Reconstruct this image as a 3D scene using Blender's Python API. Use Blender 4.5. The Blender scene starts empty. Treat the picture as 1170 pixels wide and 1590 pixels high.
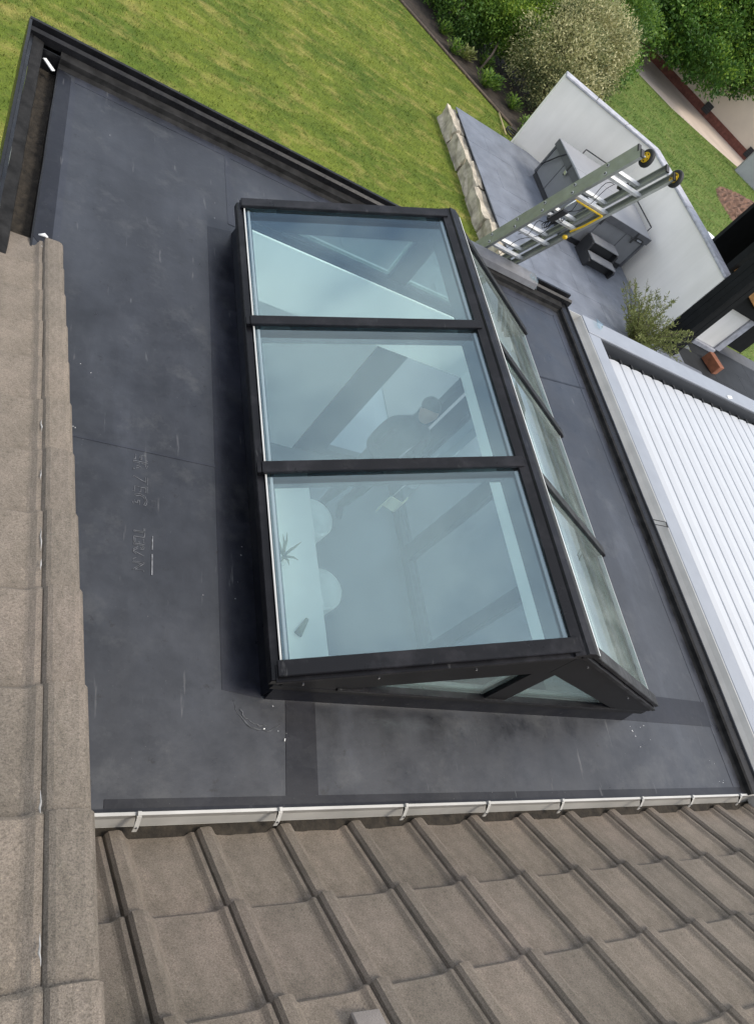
import bpy, bmesh, math, random
import numpy as np
from mathutils import Vector, Matrix

random.seed(7)
S = bpy.context.scene
COL = S.collection

# ------------------------------------------------------------------ camera
cam_d = bpy.data.cameras.new('camera')
cam = bpy.data.objects.new('camera', cam_d)
COL.objects.link(cam)
cam_d.sensor_fit = 'VERTICAL'
cam_d.sensor_height = 24.0
cam_d.lens = 24.0 * 1137.33 / 1590.0
cam_d.clip_start = 0.05
cam_d.clip_end = 2000.0
RM = Matrix(((0.82101, -0.19070, -0.53818), (-0.14455, 0.84166, -0.51876), (0.55231, 0.50416, 0.66391)))
vx, vy = Vector((2320 - 585, -(1198 - 795), -1137.3346)).normalized(), Vector((268 - 585, -(-1050 - 795), -1137.3346)).normalized()
vz = vx.cross(vy).normalized()
cam.matrix_world = Matrix.Translation((0, 0, 2.43)) @ Matrix((vx, vy, vz)).to_4x4()
S.camera = cam

# ------------------------------------------------------------------ sky, sun, exposure
SUN_EL, SUN_AZ = math.radians(60), math.radians(-25)      # azimuth from +X towards +Y
W = bpy.data.worlds.new('World')
S.world = W
W.use_nodes = True
wn, wl = W.node_tree.nodes, W.node_tree.links
wn.clear()
wo = wn.new('ShaderNodeOutputWorld')
bg = wn.new('ShaderNodeBackground')
bg.inputs['Strength'].default_value = 0.135
sky = wn.new('ShaderNodeTexSky')
sky.sky_type = 'NISHITA'
sky.sun_disc = False
sky.sun_elevation = SUN_EL
sky.sun_rotation = math.radians(90) - SUN_AZ
sky.air_density = 1.0
sky.dust_density = 2.0
sky.ozone_density = 1.0
tc = wn.new('ShaderNodeTexCoord')
mp = wn.new('ShaderNodeMapping')
mp.inputs['Scale'].default_value = (1.0, 1.0, 1.8)
cn = wn.new('ShaderNodeTexNoise')
cn.inputs['Scale'].default_value = 2.2
cn.inputs['Detail'].default_value = 5
cr = wn.new('ShaderNodeValToRGB')
cr.color_ramp.elements[0].position = 0.43
cr.color_ramp.elements[0].color = (0.18, 0.18, 0.18, 1)
cr.color_ramp.elements[1].position = 0.63
cr.color_ramp.elements[1].color = (0.85, 0.85, 0.85, 1)
cm = wn.new('ShaderNodeMix')
cm.data_type = 'RGBA'
cm.inputs['B'].default_value = (7.8, 7.9, 8.0, 1)
wl.new(tc.outputs['Generated'], mp.inputs['Vector'])
wl.new(mp.outputs[0], cn.inputs['Vector'])
wl.new(cn.outputs['Fac'], cr.inputs['Fac'])
wl.new(cr.outputs['Color'], cm.inputs['Factor'])
wl.new(sky.outputs[0], cm.inputs['A'])
wl.new(cm.outputs['Result'], bg.inputs['Color'])
wl.new(bg.outputs[0], wo.inputs['Surface'])

sun_d = bpy.data.lights.new('sun', 'SUN')
sun_d.energy = 1.5
sun_d.angle = math.radians(16)
sun_d.color = (1.0, 0.92, 0.80)
sun = bpy.data.objects.new('sun', sun_d)
COL.objects.link(sun)
to_sun = Vector((math.cos(SUN_EL) * math.cos(SUN_AZ), math.cos(SUN_EL) * math.sin(SUN_AZ), math.sin(SUN_EL)))
sun.rotation_euler = to_sun.to_track_quat('Z', 'Y').to_euler()
sun.location = (20, 8, 25)

S.view_settings.view_transform = 'Standard'
S.view_settings.look = 'None'
S.view_settings.exposure = 0.75
S.view_settings.gamma = 1.0
S.view_settings.use_curve_mapping = False
S.render.engine = 'CYCLES'
S.cycles.use_denoising = True
S.cycles.max_bounces = 10
S.cycles.transparent_max_bounces = 16
S.cycles.sample_clamp_indirect = 6.0

# ------------------------------------------------------------------ helpers
def tag(o, label=None, cat=None, group=None, kind=None):
    if label: o['label'] = label
    if cat: o['category'] = cat
    if group: o['group'] = group
    if kind: o['kind'] = kind
    return o

def empty(name, loc=(0, 0, 0)):
    o = bpy.data.objects.new(name, None)
    o.location = loc
    o.empty_display_size = 0.1
    COL.objects.link(o)
    return o

def link(name, me, mat=None, parent=None, smooth=False):
    """world-space mesh -> object; the parent's own location is taken out again"""
    if mat is not None and not me.materials:
        me.materials.append(mat)
    if smooth:
        me.polygons.foreach_set('use_smooth', [True] * len(me.polygons))
    o = bpy.data.objects.new(name, me)
    COL.objects.link(o)
    if parent is not None:
        o.parent = parent
        o.matrix_parent_inverse = inv_of(parent)
    return o

def inv_of(p):
    m = Matrix.LocRotScale(p.location, p.rotation_euler, p.scale)
    q = p.parent
    while q is not None:
        m = Matrix.LocRotScale(q.location, q.rotation_euler, q.scale) @ q_inv(p) @ m
        p, q = q, q.parent
    return m.inverted()

def q_inv(p):
    return p.matrix_parent_inverse

def mesh(name, vs, fs):
    me = bpy.data.meshes.new(name)
    me.from_pydata([tuple(v) for v in vs], [], fs)
    me.update()
    return me

def fast_mesh(name, verts, faces, tone=None):
    """verts (n,3) array, faces (m,k) array, tone per face"""
    verts = np.asarray(verts, np.float32); faces = np.asarray(faces, np.int32)
    me = bpy.data.meshes.new(name)
    m, k = faces.shape
    me.vertices.add(len(verts)); me.vertices.foreach_set('co', verts.ravel())
    me.loops.add(m * k); me.loops.foreach_set('vertex_index', faces.ravel())
    me.polygons.add(m)
    me.polygons.foreach_set('loop_start', np.arange(0, m * k, k, dtype=np.int32))
    me.update(calc_edges=True)
    if tone is not None:
        a = me.attributes.new('tone', 'FLOAT', 'FACE')
        a.data.foreach_set('value', np.asarray(tone, np.float32))
    return me

def bevel_mesh(me, w, seg=1):
    bm = bmesh.new(); bm.from_mesh(me)
    bmesh.ops.bevel(bm, geom=list(bm.edges), offset=w, segments=seg, affect='EDGES', profile=0.5)
    bm.to_mesh(me); bm.free(); me.update()

def box(name, lo, hi, mat, parent=None, bev=0.0, seg=1):
    (a, b, c), (d, e, f) = lo, hi
    vs = [(a, b, c), (d, b, c), (d, e, c), (a, e, c), (a, b, f), (d, b, f), (d, e, f), (a, e, f)]
    fs = [(3, 2, 1, 0), (4, 5, 6, 7), (0, 1, 5, 4), (1, 2, 6, 5), (2, 3, 7, 6), (3, 0, 4, 7)]
    me = mesh(name, vs, fs)
    if bev: bevel_mesh(me, bev, seg)
    return link(name, me, mat, parent)

def prism(name, poly, axis, a0, a1, mat, parent=None, bev=0.0):
    """polygon in the two other axes, extruded along axis from a0 to a1"""
    def P(u, v, t):
        return {'x': (t, u, v), 'y': (u, t, v), 'z': (u, v, t)}[axis]
    n = len(poly)
    vs = [P(u, v, a0) for u, v in poly] + [P(u, v, a1) for u, v in poly]
    fs = [tuple(range(n)), tuple(range(2 * n - 1, n - 1, -1))]
    fs += [(i, i + n, (i + 1) % n + n, (i + 1) % n) for i in range(n)]
    me = mesh(name, vs, fs)
    bm = bmesh.new(); bm.from_mesh(me)
    bmesh.ops.recalc_face_normals(bm, faces=bm.faces)
    if bev: bmesh.ops.bevel(bm, geom=list(bm.edges), offset=bev, segments=1, affect='EDGES')
    bm.to_mesh(me); bm.free()
    return link(name, me, mat, parent)

def sheet(name, pts, mat, parent=None):
    return link(name, mesh(name, pts, [tuple(range(len(pts)))]), mat, parent)

def tube_geo(pts, r, n=8, caps=True):
    pts = [Vector(p) for p in pts]
    rs = r if isinstance(r, (list, tuple)) else [r] * len(pts)
    vs, fs = [], []
    up = None
    for i, p in enumerate(pts):
        d = (pts[min(i + 1, len(pts) - 1)] - pts[max(i - 1, 0)]).normalized()
        if up is None:
            up = d.orthogonal().normalized()
        up = (up - d * up.dot(d)).normalized()
        sd = d.cross(up)
        for k in range(n):
            a = 2 * math.pi * k / n
            vs.append(p + (up * math.cos(a) + sd * math.sin(a)) * rs[i])
    for i in range(len(pts) - 1):
        for k in range(n):
            fs.append((i * n + k, i * n + (k + 1) % n, (i + 1) * n + (k + 1) % n, (i + 1) * n + k))
    if caps:
        fs.append(tuple(range(n - 1, -1, -1)))
        fs.append(tuple(range((len(pts) - 1) * n, len(pts) * n)))
    return vs, fs

def tube(name, pts, r, mat, parent=None, n=8, smooth=True):
    vs, fs = tube_geo(pts, r, n)
    return link(name, mesh(name, vs, fs), mat, parent, smooth=smooth)

def lathe(name, prof, c, axis, mat, parent=None, n=24):
    """prof: (radius, along); axis unit vector"""
    ax = Vector(axis).normalized(); u = ax.orthogonal().normalized(); v = ax.cross(u); c = Vector(c)
    vs, fs = [], []
    for r, h in prof:
        for k in range(n):
            a = 2 * math.pi * k / n
            vs.append(c + ax * h + (u * math.cos(a) + v * math.sin(a)) * r)
    m = len(prof)
    for i in range(m - 1):
        for k in range(n):
            fs.append((i * n + k, i * n + (k + 1) % n, (i + 1) * n + (k + 1) % n, (i + 1) * n + k))
    fs.append(tuple(range(n - 1, -1, -1))); fs.append(tuple(range((m - 1) * n, m * n)))
    me = mesh(name, vs, fs)
    bm = bmesh.new(); bm.from_mesh(me); bmesh.ops.recalc_face_normals(bm, faces=bm.faces); bm.to_mesh(me); bm.free()
    return link(name, me, mat, parent, smooth=False)

# ------------------------------------------------------------------ materials
def new_mat(name):
    m = bpy.data.materials.new(name)
    m.use_nodes = True
    nt = m.node_tree
    return m, nt, nt.nodes['Principled BSDF']

def lnk(nt, a, b): nt.links.new(a, b)

def noise(nt, scale, detail=4, rough=0.55, stretch=None, coord='Object', rot=None):
    t = nt.nodes.new('ShaderNodeTexCoord')
    n = nt.nodes.new('ShaderNodeTexNoise')
    n.inputs['Scale'].default_value = scale
    n.inputs['Detail'].default_value = detail
    n.inputs['Roughness'].default_value = rough
    if stretch or rot:
        mpn = nt.nodes.new('ShaderNodeMapping')
        if stretch: mpn.inputs['Scale'].default_value = stretch
        if rot: mpn.inputs['Rotation'].default_value = rot
        lnk(nt, t.outputs[coord], mpn.inputs[0]); lnk(nt, mpn.outputs[0], n.inputs['Vector'])
    else:
        lnk(nt, t.outputs[coord], n.inputs['Vector'])
    return n.outputs['Fac']

def ramp(nt, fac, stops):
    r = nt.nodes.new('ShaderNodeValToRGB')
    els = r.color_ramp.elements
    while len(els) < len(stops): els.new(0.5)
    for e, (p, c) in zip(els, stops):
        e.position = p
        e.color = (*c, 1) if len(c) == 3 else c
    lnk(nt, fac, r.inputs['Fac'])
    return r.outputs['Color']

def mixc(nt, fac, a, b, blend='MIX'):
    m = nt.nodes.new('ShaderNodeMix'); m.data_type = 'RGBA'; m.blend_type = blend
    for sock, v in ((m.inputs['Factor'], fac), (m.inputs['A'], a), (m.inputs['B'], b)):
        if isinstance(v, bpy.types.NodeSocket): lnk(nt, v, sock)
        elif isinstance(v, (int, float)): sock.default_value = v
        else: sock.default_value = (*v, 1)
    return m.outputs['Result']

def bump(nt, bs, h, strength=0.3, dist=0.01):
    b = nt.nodes.new('ShaderNodeBump')
    b.inputs['Strength'].default_value = strength; b.inputs['Distance'].default_value = dist
    lnk(nt, h, b.inputs['Height']); lnk(nt, b.outputs[0], bs.inputs['Normal'])

def plain(name, col, rough=0.5, metal=0.0, var=0.12, vscale=6.0, spec=0.5, bmp=0.0, bscale=60.0, rvar=0.0):
    m, nt, bs = new_mat(name)
    n = noise(nt, vscale, 5)
    c = ramp(nt, n, [(0.3, tuple(x * (1 - var) for x in col)), (0.7, tuple(min(1, x * (1 + var)) for x in col))])
    lnk(nt, c, bs.inputs['Base Color'])
    bs.inputs['Roughness'].default_value = rough
    bs.inputs['Metallic'].default_value = metal
    bs.inputs['Specular IOR Level'].default_value = spec
    if rvar:
        rr = ramp(nt, noise(nt, vscale * 2.3, 5), [(0.3, (max(0, rough - rvar),) * 3), (0.7, (min(1, rough + rvar),) * 3)])
        lnk(nt, rr, bs.inputs['Roughness'])
    if bmp: bump(nt, bs, noise(nt, bscale, 3), bmp, 0.004)
    return m

def tile_material():
    m, nt, bs = new_mat('concrete_tile')
    oi = nt.nodes.new('ShaderNodeObjectInfo')
    grain = noise(nt, 420, 3, 0.7)
    big = noise(nt, 5.5, 5, coord='Generated')
    g = nt.nodes.new('ShaderNodeNewGeometry')
    wn_ = nt.nodes.new('ShaderNodeTexNoise'); wn_.inputs['Scale'].default_value = 1.7; wn_.inputs['Detail'].default_value = 5
    lnk(nt, g.outputs['Position'], wn_.inputs['Vector'])
    base = ramp(nt, wn_.outputs['Fac'], [(0.30, (0.190, 0.165, 0.134)), (0.50, (0.228, 0.196, 0.160)), (0.70, (0.262, 0.219, 0.180))])
    per = ramp(nt, oi.outputs['Random'], [(0.0, (0.86, 0.86, 0.855)), (0.5, (1.0, 0.99, 0.98)), (1.0, (1.12, 1.09, 1.06))])
    c = mixc(nt, 1.0, base, per, 'MULTIPLY')
    bl = ramp(nt, big, [(0.32, (0.80, 0.80, 0.79)), (0.62, (1.06, 1.05, 1.05))])
    c = mixc(nt, 1.0, c, bl, 'MULTIPLY')
    sp = ramp(nt, grain, [(0.36, (0.66, 0.66, 0.66)), (0.50, (1.0, 1.0, 1.0)), (0.66, (1.18, 1.18, 1.18)), (0.74, (2.0, 1.95, 1.85))])
    c = mixc(nt, 1.0, c, sp, 'MULTIPLY')
    g2 = ramp(nt, noise(nt, 170, 3, 0.7), [(0.34, (0.74, 0.74, 0.74)), (0.50, (1, 1, 1)), (0.68, (1.12, 1.12, 1.1)), (0.76, (1.7, 1.66, 1.55))])
    c = mixc(nt, 1.0, c, g2, 'MULTIPLY')
    lich = ramp(nt, noise(nt, 26, 6, 0.7), [(0.63, (0, 0, 0)), (0.74, (0.55, 0.55, 0.55))])
    c = mixc(nt, lich, c, (0.30, 0.29, 0.23))
    moss = ramp(nt, noise(nt, 9, 7, 0.75), [(0.64, (0, 0, 0)), (0.72, (0.45, 0.45, 0.45))])
    c = mixc(nt, moss, c, (0.11, 0.105, 0.075))
    lnk(nt, c, bs.inputs['Base Color'])
    bs.inputs['Roughness'].default_value = 0.92
    bs.inputs['Specular IOR Level'].default_value = 0.25
    bump(nt, bs, grain, 0.75, 0.004)
    return m

def membrane_material(name, tint=1.0, blue=1.0, spec=0.45):
    m, nt, bs = new_mat(name)
    big = noise(nt, 0.9, 6, 0.6)
    mid = noise(nt, 5.0, 7, 0.65)
    fine = noise(nt, 45, 5, 0.6)
    smear = noise(nt, 3.2, 6, 0.62, stretch=(1.0, 0.22, 1.0))
    c = ramp(nt, big, [(0.3, tuple(tint * x for x in (0.0145, 0.0165, 0.0215 * blue))), (0.7, tuple(tint * x for x in (0.033, 0.0365, 0.0445 * blue)))])
    c = mixc(nt, 1.0, c, ramp(nt, mid, [(0.30, (0.62, 0.62, 0.62)), (0.5, (1, 1, 1)), (0.70, (1.35, 1.35, 1.33))]), 'MULTIPLY')
    c = mixc(nt, 1.0, c, ramp(nt, smear, [(0.38, (0.78, 0.78, 0.78)), (0.60, (1.15, 1.15, 1.14)), (0.74, (1.9, 1.88, 1.85))]), 'MULTIPLY')
    # dark scuffs and pale dust specks
    sc = ramp(nt, noise(nt, 7.5, 4, 0.7, stretch=(1.4, 0.8, 1)), [(0.69, (0, 0, 0)), (0.76, (0.75, 0.75, 0.75))])
    c = mixc(nt, sc, c, (0.018, 0.018, 0.02))
    du = ramp(nt, noise(nt, 130, 2, 0.5), [(0.74, (0, 0, 0)), (0.80, (0.5, 0.5, 0.5))])
    c = mixc(nt, du, c, (0.22, 0.22, 0.21))
    rings = ramp(nt, noise(nt, 2.4, 5, 0.6), [(0.44, (0, 0, 0)), (0.50, (0.06, 0.06, 0.06)), (0.507, (0.0, 0.0, 0.0)), (0.57, (0, 0, 0)), (0.61, (0.05, 0.05, 0.05)), (0.618, (0, 0, 0))])
    c = mixc(nt, rings, c, (0.085, 0.088, 0.090))
    scr = ramp(nt, noise(nt, 26, 3, 0.6, stretch=(1.0, 0.12, 1.0), rot=(0, 0, 0.5)), [(0.67, (0, 0, 0)), (0.73, (0.5, 0.5, 0.5))])
    c = mixc(nt, scr, c, (0.12, 0.12, 0.12))
    dst = ramp(nt, noise(nt, 2.6, 9, 0.74), [(0.54, (0, 0, 0)), (0.70, (0.55, 0.55, 0.55))])
    c = mixc(nt, dst, c, tuple(tint * x for x in (0.078, 0.080, 0.080)))
    spots_ = ramp(nt, noise(nt, 11, 6, 0.78), [(0.61, (0, 0, 0)), (0.68, (0.8, 0.8, 0.8))])
    c = mixc(nt, spots_, c, (0.010, 0.010, 0.011))
    lnk(nt, c, bs.inputs['Base Color'])
    bs.inputs['Specular IOR Level'].default_value = spec
    rr = ramp(nt, mid, [(0.3, (0.26,) * 3), (0.7, (0.50,) * 3)])
    lnk(nt, rr, bs.inputs['Roughness'])
    add = nt.nodes.new('ShaderNodeMath'); add.operation = 'ADD'
    lnk(nt, noise(nt, 2.2, 3), add.inputs[0]); lnk(nt, fine, add.inputs[1])
    bump(nt, bs, fine, 0.10, 0.004)
    return m

def glass_material(name, tint, f0=0.055, dust=0.03, rough=0.0):
    m, nt, bs = new_mat(name)
    nt.nodes.remove(bs)
    out = nt.nodes['Material Output']
    tr = nt.nodes.new('ShaderNodeBsdfTransparent'); tr.inputs[0].default_value = (*tint, 1)
    gl = nt.nodes.new('ShaderNodeBsdfGlossy'); gl.inputs['Roughness'].default_value = rough
    gl.inputs[0].default_value = (0.74, 0.92, 1.0, 1)
    df = nt.nodes.new('ShaderNodeBsdfDiffuse'); df.inputs[0].default_value = (0.34, 0.38, 0.35, 1)
    g = nt.nodes.new('ShaderNodeNewGeometry')
    dp = nt.nodes.new('ShaderNodeVectorMath'); dp.operation = 'DOT_PRODUCT'
    lnk(nt, g.outputs['Normal'], dp.inputs[0]); lnk(nt, g.outputs['Incoming'], dp.inputs[1])
    def math_(op, a, b=None):
        q = nt.nodes.new('ShaderNodeMath'); q.operation = op
        for i, v in enumerate((a, b)):
            if v is None: continue
            if isinstance(v, (int, float)): q.inputs[i].default_value = v
            else: lnk(nt, v, q.inputs[i])
        return q.outputs[0]
    ab = math_('ABSOLUTE', dp.outputs['Value'])
    om = math_('SUBTRACT', 1.0, ab)
    p5 = math_('POWER', om, 5.0)
    fr = math_('ADD', math_('MULTIPLY', p5, 1.0 - f0), f0)
    m1 = nt.nodes.new('ShaderNodeMixShader')
    lnk(nt, fr, m1.inputs[0]); lnk(nt, tr.outputs[0], m1.inputs[1]); lnk(nt, gl.outputs[0], m1.inputs[2])
    dn = ramp(nt, noise(nt, 3.5, 7, 0.7, stretch=(0.35, 1.0, 1.0)), [(0.42, (dust * 0.25,) * 3), (0.75, (dust,) * 3)])
    m2 = nt.nodes.new('ShaderNodeMixShader')
    lnk(nt, dn, m2.inputs[0]); lnk(nt, m1.outputs[0], m2.inputs[1]); lnk(nt, df.outputs[0], m2.inputs[2])
    lnk(nt, m2.outputs[0], out.inputs['Surface'])
    return m

def leaf_material(name, stops, trans=0.25, rough=0.55):
    m, nt, bs = new_mat(name)
    at = nt.nodes.new('ShaderNodeAttribute'); at.attribute_name = 'tone'
    c = ramp(nt, at.outputs['Fac'], stops)
    lnk(nt, c, bs.inputs['Base Color'])
    bs.inputs['Roughness'].default_value = rough
    bs.inputs['Specular IOR Level'].default_value = 0.3
    tl = nt.nodes.new('ShaderNodeBsdfTranslucent'); lnk(nt, c, tl.inputs[0])
    mx = nt.nodes.new('ShaderNodeMixShader'); mx.inputs[0].default_value = trans
    out = nt.nodes['Material Output']
    lnk(nt, bs.outputs[0], mx.inputs[1]); lnk(nt, tl.outputs[0], mx.inputs[2]); lnk(nt, mx.outputs[0], out.inputs['Surface'])
    return m

def ground_grass(name, a, b, d):
    m, nt, bs = new_mat(name)
    n1 = noise(nt, 0.8, 7, 0.66, stretch=(0.75, 1.3, 1), rot=(0, 0, 0.25))
    n2 = noise(nt, 7, 5, 0.6)
    n3 = noise(nt, 60, 3, 0.6)
    c = ramp(nt, n1, [(0.34, a), (0.62, b)])
    dry = ramp(nt, noise(nt, 2.3, 8, 0.68, stretch=(0.7, 1.25, 1), rot=(0, 0, 0.25)), [(0.50, (0, 0, 0)), (0.70, (0.75, 0.75, 0.75))])
    c = mixc(nt, dry, c, d)
    c = mixc(nt, 1.0, c, ramp(nt, n2, [(0.3, (0.72, 0.74, 0.7)), (0.7, (1.2, 1.18, 1.15))]), 'MULTIPLY')
    c = mixc(nt, 1.0, c, ramp(nt, n3, [(0.3, (0.65, 0.65, 0.65)), (0.7, (1.25, 1.25, 1.2))]), 'MULTIPLY')
    lnk(nt, c, bs.inputs['Base Color'])
    bs.inputs['Roughness'].default_value = 0.9
    bs.inputs['Specular IOR Level'].default_value = 0.2
    bump(nt, bs, n3, 0.6, 0.03)
    return m

def blade_material(name, a, b, d):
    """blade colour follows where the blade grows, plus its own tone"""
    m, nt, bs = new_mat(name)
    n1 = noise(nt, 0.8, 7, 0.66, stretch=(0.75, 1.3, 1), rot=(0, 0, 0.25))
    c = ramp(nt, n1, [(0.34, a), (0.62, b)])
    dry = ramp(nt, noise(nt, 2.3, 8, 0.68, stretch=(0.7, 1.25, 1), rot=(0, 0, 0.25)), [(0.50, (0, 0, 0)), (0.70, (0.75, 0.75, 0.75))])
    c = mixc(nt, dry, c, d)
    at = nt.nodes.new('ShaderNodeAttribute'); at.attribute_name = 'tone'
    c = mixc(nt, 1.0, c, ramp(nt, at.outputs['Fac'], [(0.0, (0.86, 0.88, 0.86)), (0.7, (1.15, 1.15, 1.1)), (0.85, (1.3, 1.25, 1.2)), (1.0, (1.9, 1.55, 1.5))]), 'MULTIPLY')
    lnk(nt, c, bs.inputs['Base Color'])
    bs.inputs['Roughness'].default_value = 0.7
    bs.inputs['Specular IOR Level'].default_value = 0.25
    return m

M = {}
M['tile'] = tile_material()
M['membrane'] = membrane_material('rubber_membrane')
M['membrane_dark'] = membrane_material('rubber_membrane_new', 0.32, 1.25, 0.30)
M['membrane_mid'] = membrane_material('rubber_membrane_mid', 0.55, 1.2, 0.36)
M['membrane_seam'] = membrane_material('rubber_membrane_seam', 0.9, 1.1)
M['trim'] = plain('black_edge_trim', (0.010, 0.010, 0.011), 0.32, var=0.4, vscale=9, bmp=0.25, bscale=25, rvar=0.12, spec=0.25)
M['trim_dusty'] = plain('dusty_edge_trim', (0.017, 0.0165, 0.016), 0.75, var=0.6, vscale=14, bmp=0.5, bscale=70, spec=0.15)
def dusty(name, col, rough, spec):
    m, nt, bs = new_mat(name)
    d = ramp(nt, noise(nt, 6, 8, 0.72), [(0.50, (0, 0, 0)), (0.72, (0.55, 0.55, 0.55))])
    sc = ramp(nt, noise(nt, 40, 4, 0.6, stretch=(1, .2, 1)), [(0.66, (0, 0, 0)), (0.74, (0.5, 0.5, 0.5))])
    c = mixc(nt, d, col, (0.040, 0.038, 0.042))
    c = mixc(nt, sc, c, (0.07, 0.07, 0.07))
    lnk(nt, c, bs.inputs['Base Color'])
    lnk(nt, ramp(nt, noise(nt, 9, 6, .65), [(0.35, (rough - .1,) * 3), (0.68, (rough + .2,) * 3)]), bs.inputs['Roughness'])
    bs.inputs['Specular IOR Level'].default_value = spec
    return m
M['alu_black'] = dusty('black_powder_coat', (0.0075, 0.0075, 0.009), 0.36, 0.22)
M['alu_face'] = plain('black_powder_face', (0.006, 0.0065, 0.008), 0.45, var=0.3, vscale=7, spec=0.22)
M['seal'] = plain('pale_glazing_seal', (0.55, 0.55, 0.52), 0.5)
M['white_upvc'] = plain('white_plastic', (0.46, 0.45, 0.42), 0.42, var=0.12, vscale=5, rvar=0.1)
M['white_frame'] = plain('white_frame', (0.70, 0.71, 0.68), 0.4)
M['grey_alu'] = plain('grey_powder_coat', (0.26, 0.275, 0.30), 0.42, var=0.06)
M['dark_alu'] = plain('dark_slot', (0.03, 0.032, 0.036), 0.5)
M['louvre'] = plain('white_louvre', (0.45, 0.46, 0.47), 0.35, var=0.03)
M['plaster'] = plain('white_plaster', (0.93, 0.93, 0.92), 0.8, var=0.02)
M['render'] = plain('white_render', (0.86, 0.825, 0.765), 0.9, var=0.05, vscale=1.2, bmp=0.25, bscale=120)
def streaked(m, k):
    nt = m.node_tree; bs = nt.nodes['Principled BSDF']
    src = bs.inputs['Base Color'].links[0].from_socket
    st = ramp(nt, noise(nt, 2.2, 6, 0.6, stretch=(1, 1, 0.12)), [(0.42, (1, 1, 1)), (0.72, (1 - k, 1 - k, 1 - k * 1.15))])
    lnk(nt, mixc(nt, 1.0, src, st, 'MULTIPLY'), bs.inputs['Base Color'])
streaked(M['render'], .10)
M['cap'] = plain('grey_coping', (0.40, 0.40, 0.43), 0.6, var=0.25, vscale=8)
M['floor_in'] = plain('grey_floor_tile', (0.13, 0.14, 0.155), 0.35, var=0.15, vscale=2)
M['glass'] = glass_material('tinted_glass', (0.912, 0.996, 0.984), 0.118, 0.015)
M['glass_far'] = glass_material('grey_green_glass', (0.90, 0.96, 0.93), 0.10, 0.46)  # strong mottled grey-green diffuse veil, for the right slope and gables
M['window_glass'] = glass_material('window_glass', (0.9, 0.95, 0.95), 0.05, 0.02)
M['soil'] = plain('soil', (0.030, 0.022, 0.015), 0.95, var=0.5, vscale=9, bmp=0.9, bscale=30)
M['debris'] = plain('gutter_debris', (0.026, 0.021, 0.015), 0.95, var=0.6, vscale=30, bmp=1.0, bscale=90)
M['stone'] = plain('rough_limestone', (0.42, 0.37, 0.29), 0.95, var=0.45, vscale=5, bmp=1.0, bscale=18)
M['slab'] = plain('slate_porcelain', (0.150, 0.165, 0.195), 0.5, var=0.22, vscale=2.6, bmp=0.2, bscale=30, rvar=0.12)
M['shaded_slab'] = plain('slab_in_shade', (0.018, 0.020, 0.023), 0.6, var=0.35, vscale=3, spec=0.25)  # slab colour darkened to paint in the shade under the shelter
M['joint'] = plain('grey_joint', (0.10, 0.105, 0.115), 0.9)
M['tub_panel'] = plain('tub_panel', (0.17, 0.173, 0.18), 0.5, var=0.06)
M['tub_cover'] = plain('tub_cover', (0.27, 0.275, 0.288), 0.5, var=0.05, vscale=3)
M['tub_skirt'] = plain('tub_skirt', (0.075, 0.077, 0.085), 0.45, var=0.2)
M['black_plastic'] = plain('black_plastic', (0.02, 0.02, 0.022), 0.5)
M['step_top'] = plain('step_top', (0.22, 0.22, 0.225), 0.6)
M['ladder_alu'] = plain('brushed_aluminium', (0.34, 0.355, 0.33), 0.42, metal=0.55, var=0.15, vscale=10, rvar=0.1)
M['rung_alu'] = plain('bright_aluminium', (0.60, 0.60, 0.59), 0.45, metal=0.2, var=0.1, vscale=15)
M['yellow'] = plain('yellow_plastic', (0.80, 0.50, 0.015), 0.45, var=0.2)
M['rubber'] = plain('tyre_rubber', (0.018, 0.018, 0.018), 0.7)
M['rope'] = plain('black_cord', (0.02, 0.02, 0.02), 0.9)
M['mat_rubber'] = plain('protective_rubber_mat', (0.13, 0.13, 0.135), 0.55, var=0.35, vscale=7, bmp=0.4, bscale=20)
M['bark'] = plain('bark', (0.10, 0.075, 0.055), 0.95, var=0.4, vscale=20, bmp=0.8, bscale=40)
M['black_timber'] = plain('black_stained_timber', (0.007, 0.0075, 0.008), 0.6, var=0.3, spec=0.2)
M['wood'] = plain('oiled_wood', (0.46, 0.22, 0.06), 0.55, var=0.35, vscale=8)
M['brown_wood'] = plain('red_brown_wood', (0.27, 0.10, 0.05), 0.6, var=0.3, vscale=8)
M['cream_wall'] = plain('cream_render', (0.68, 0.58, 0.47), 0.9, var=0.06, vscale=0.8)
M['brick'] = plain('red_brick', (0.17, 0.062, 0.045), 0.9, var=0.35, vscale=6)
M['path'] = plain('pale_paving', (0.52, 0.43, 0.36), 0.9, var=0.1, vscale=1.0)
M['concrete'] = plain('pale_concrete', (0.33, 0.33, 0.33), 0.9, var=0.15, vscale=1.5)
M['chalk'] = plain('worn_pale_print', (0.20, 0.205, 0.215), 0.9, var=0.6, vscale=60)
M['white_flake'] = plain('white_flake', (0.7, 0.7, 0.68), 0.8)
M['cream_shade'] = plain('cream_lampshade', (0.72, 0.68, 0.50), 0.7)
M['sealant_pale'] = plain('pale_mortar', (0.36, 0.35, 0.33), 0.9, var=0.4, vscale=50)
M['white_gloss'] = plain('white_gloss', (0.92, 0.93, 0.92), 0.3, var=0.02)
M['dry_plant'] = plain('dried_plant', (0.20, 0.20, 0.13), 0.8, var=0.3)
M['orange'] = plain('orange_glaze', (0.75, 0.18, 0.04), 0.4)
M['skin'] = plain('skin', (0.52, 0.30, 0.22), 0.55, var=0.06)
M['cloth'] = plain('dark_cloth', (0.035, 0.038, 0.048), 0.9)
M['hair'] = plain('dark_hair', (0.02, 0.016, 0.013), 0.6)
M['steel'] = plain('bright_steel', (0.75, 0.75, 0.75), 0.25, metal=1.0)

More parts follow.
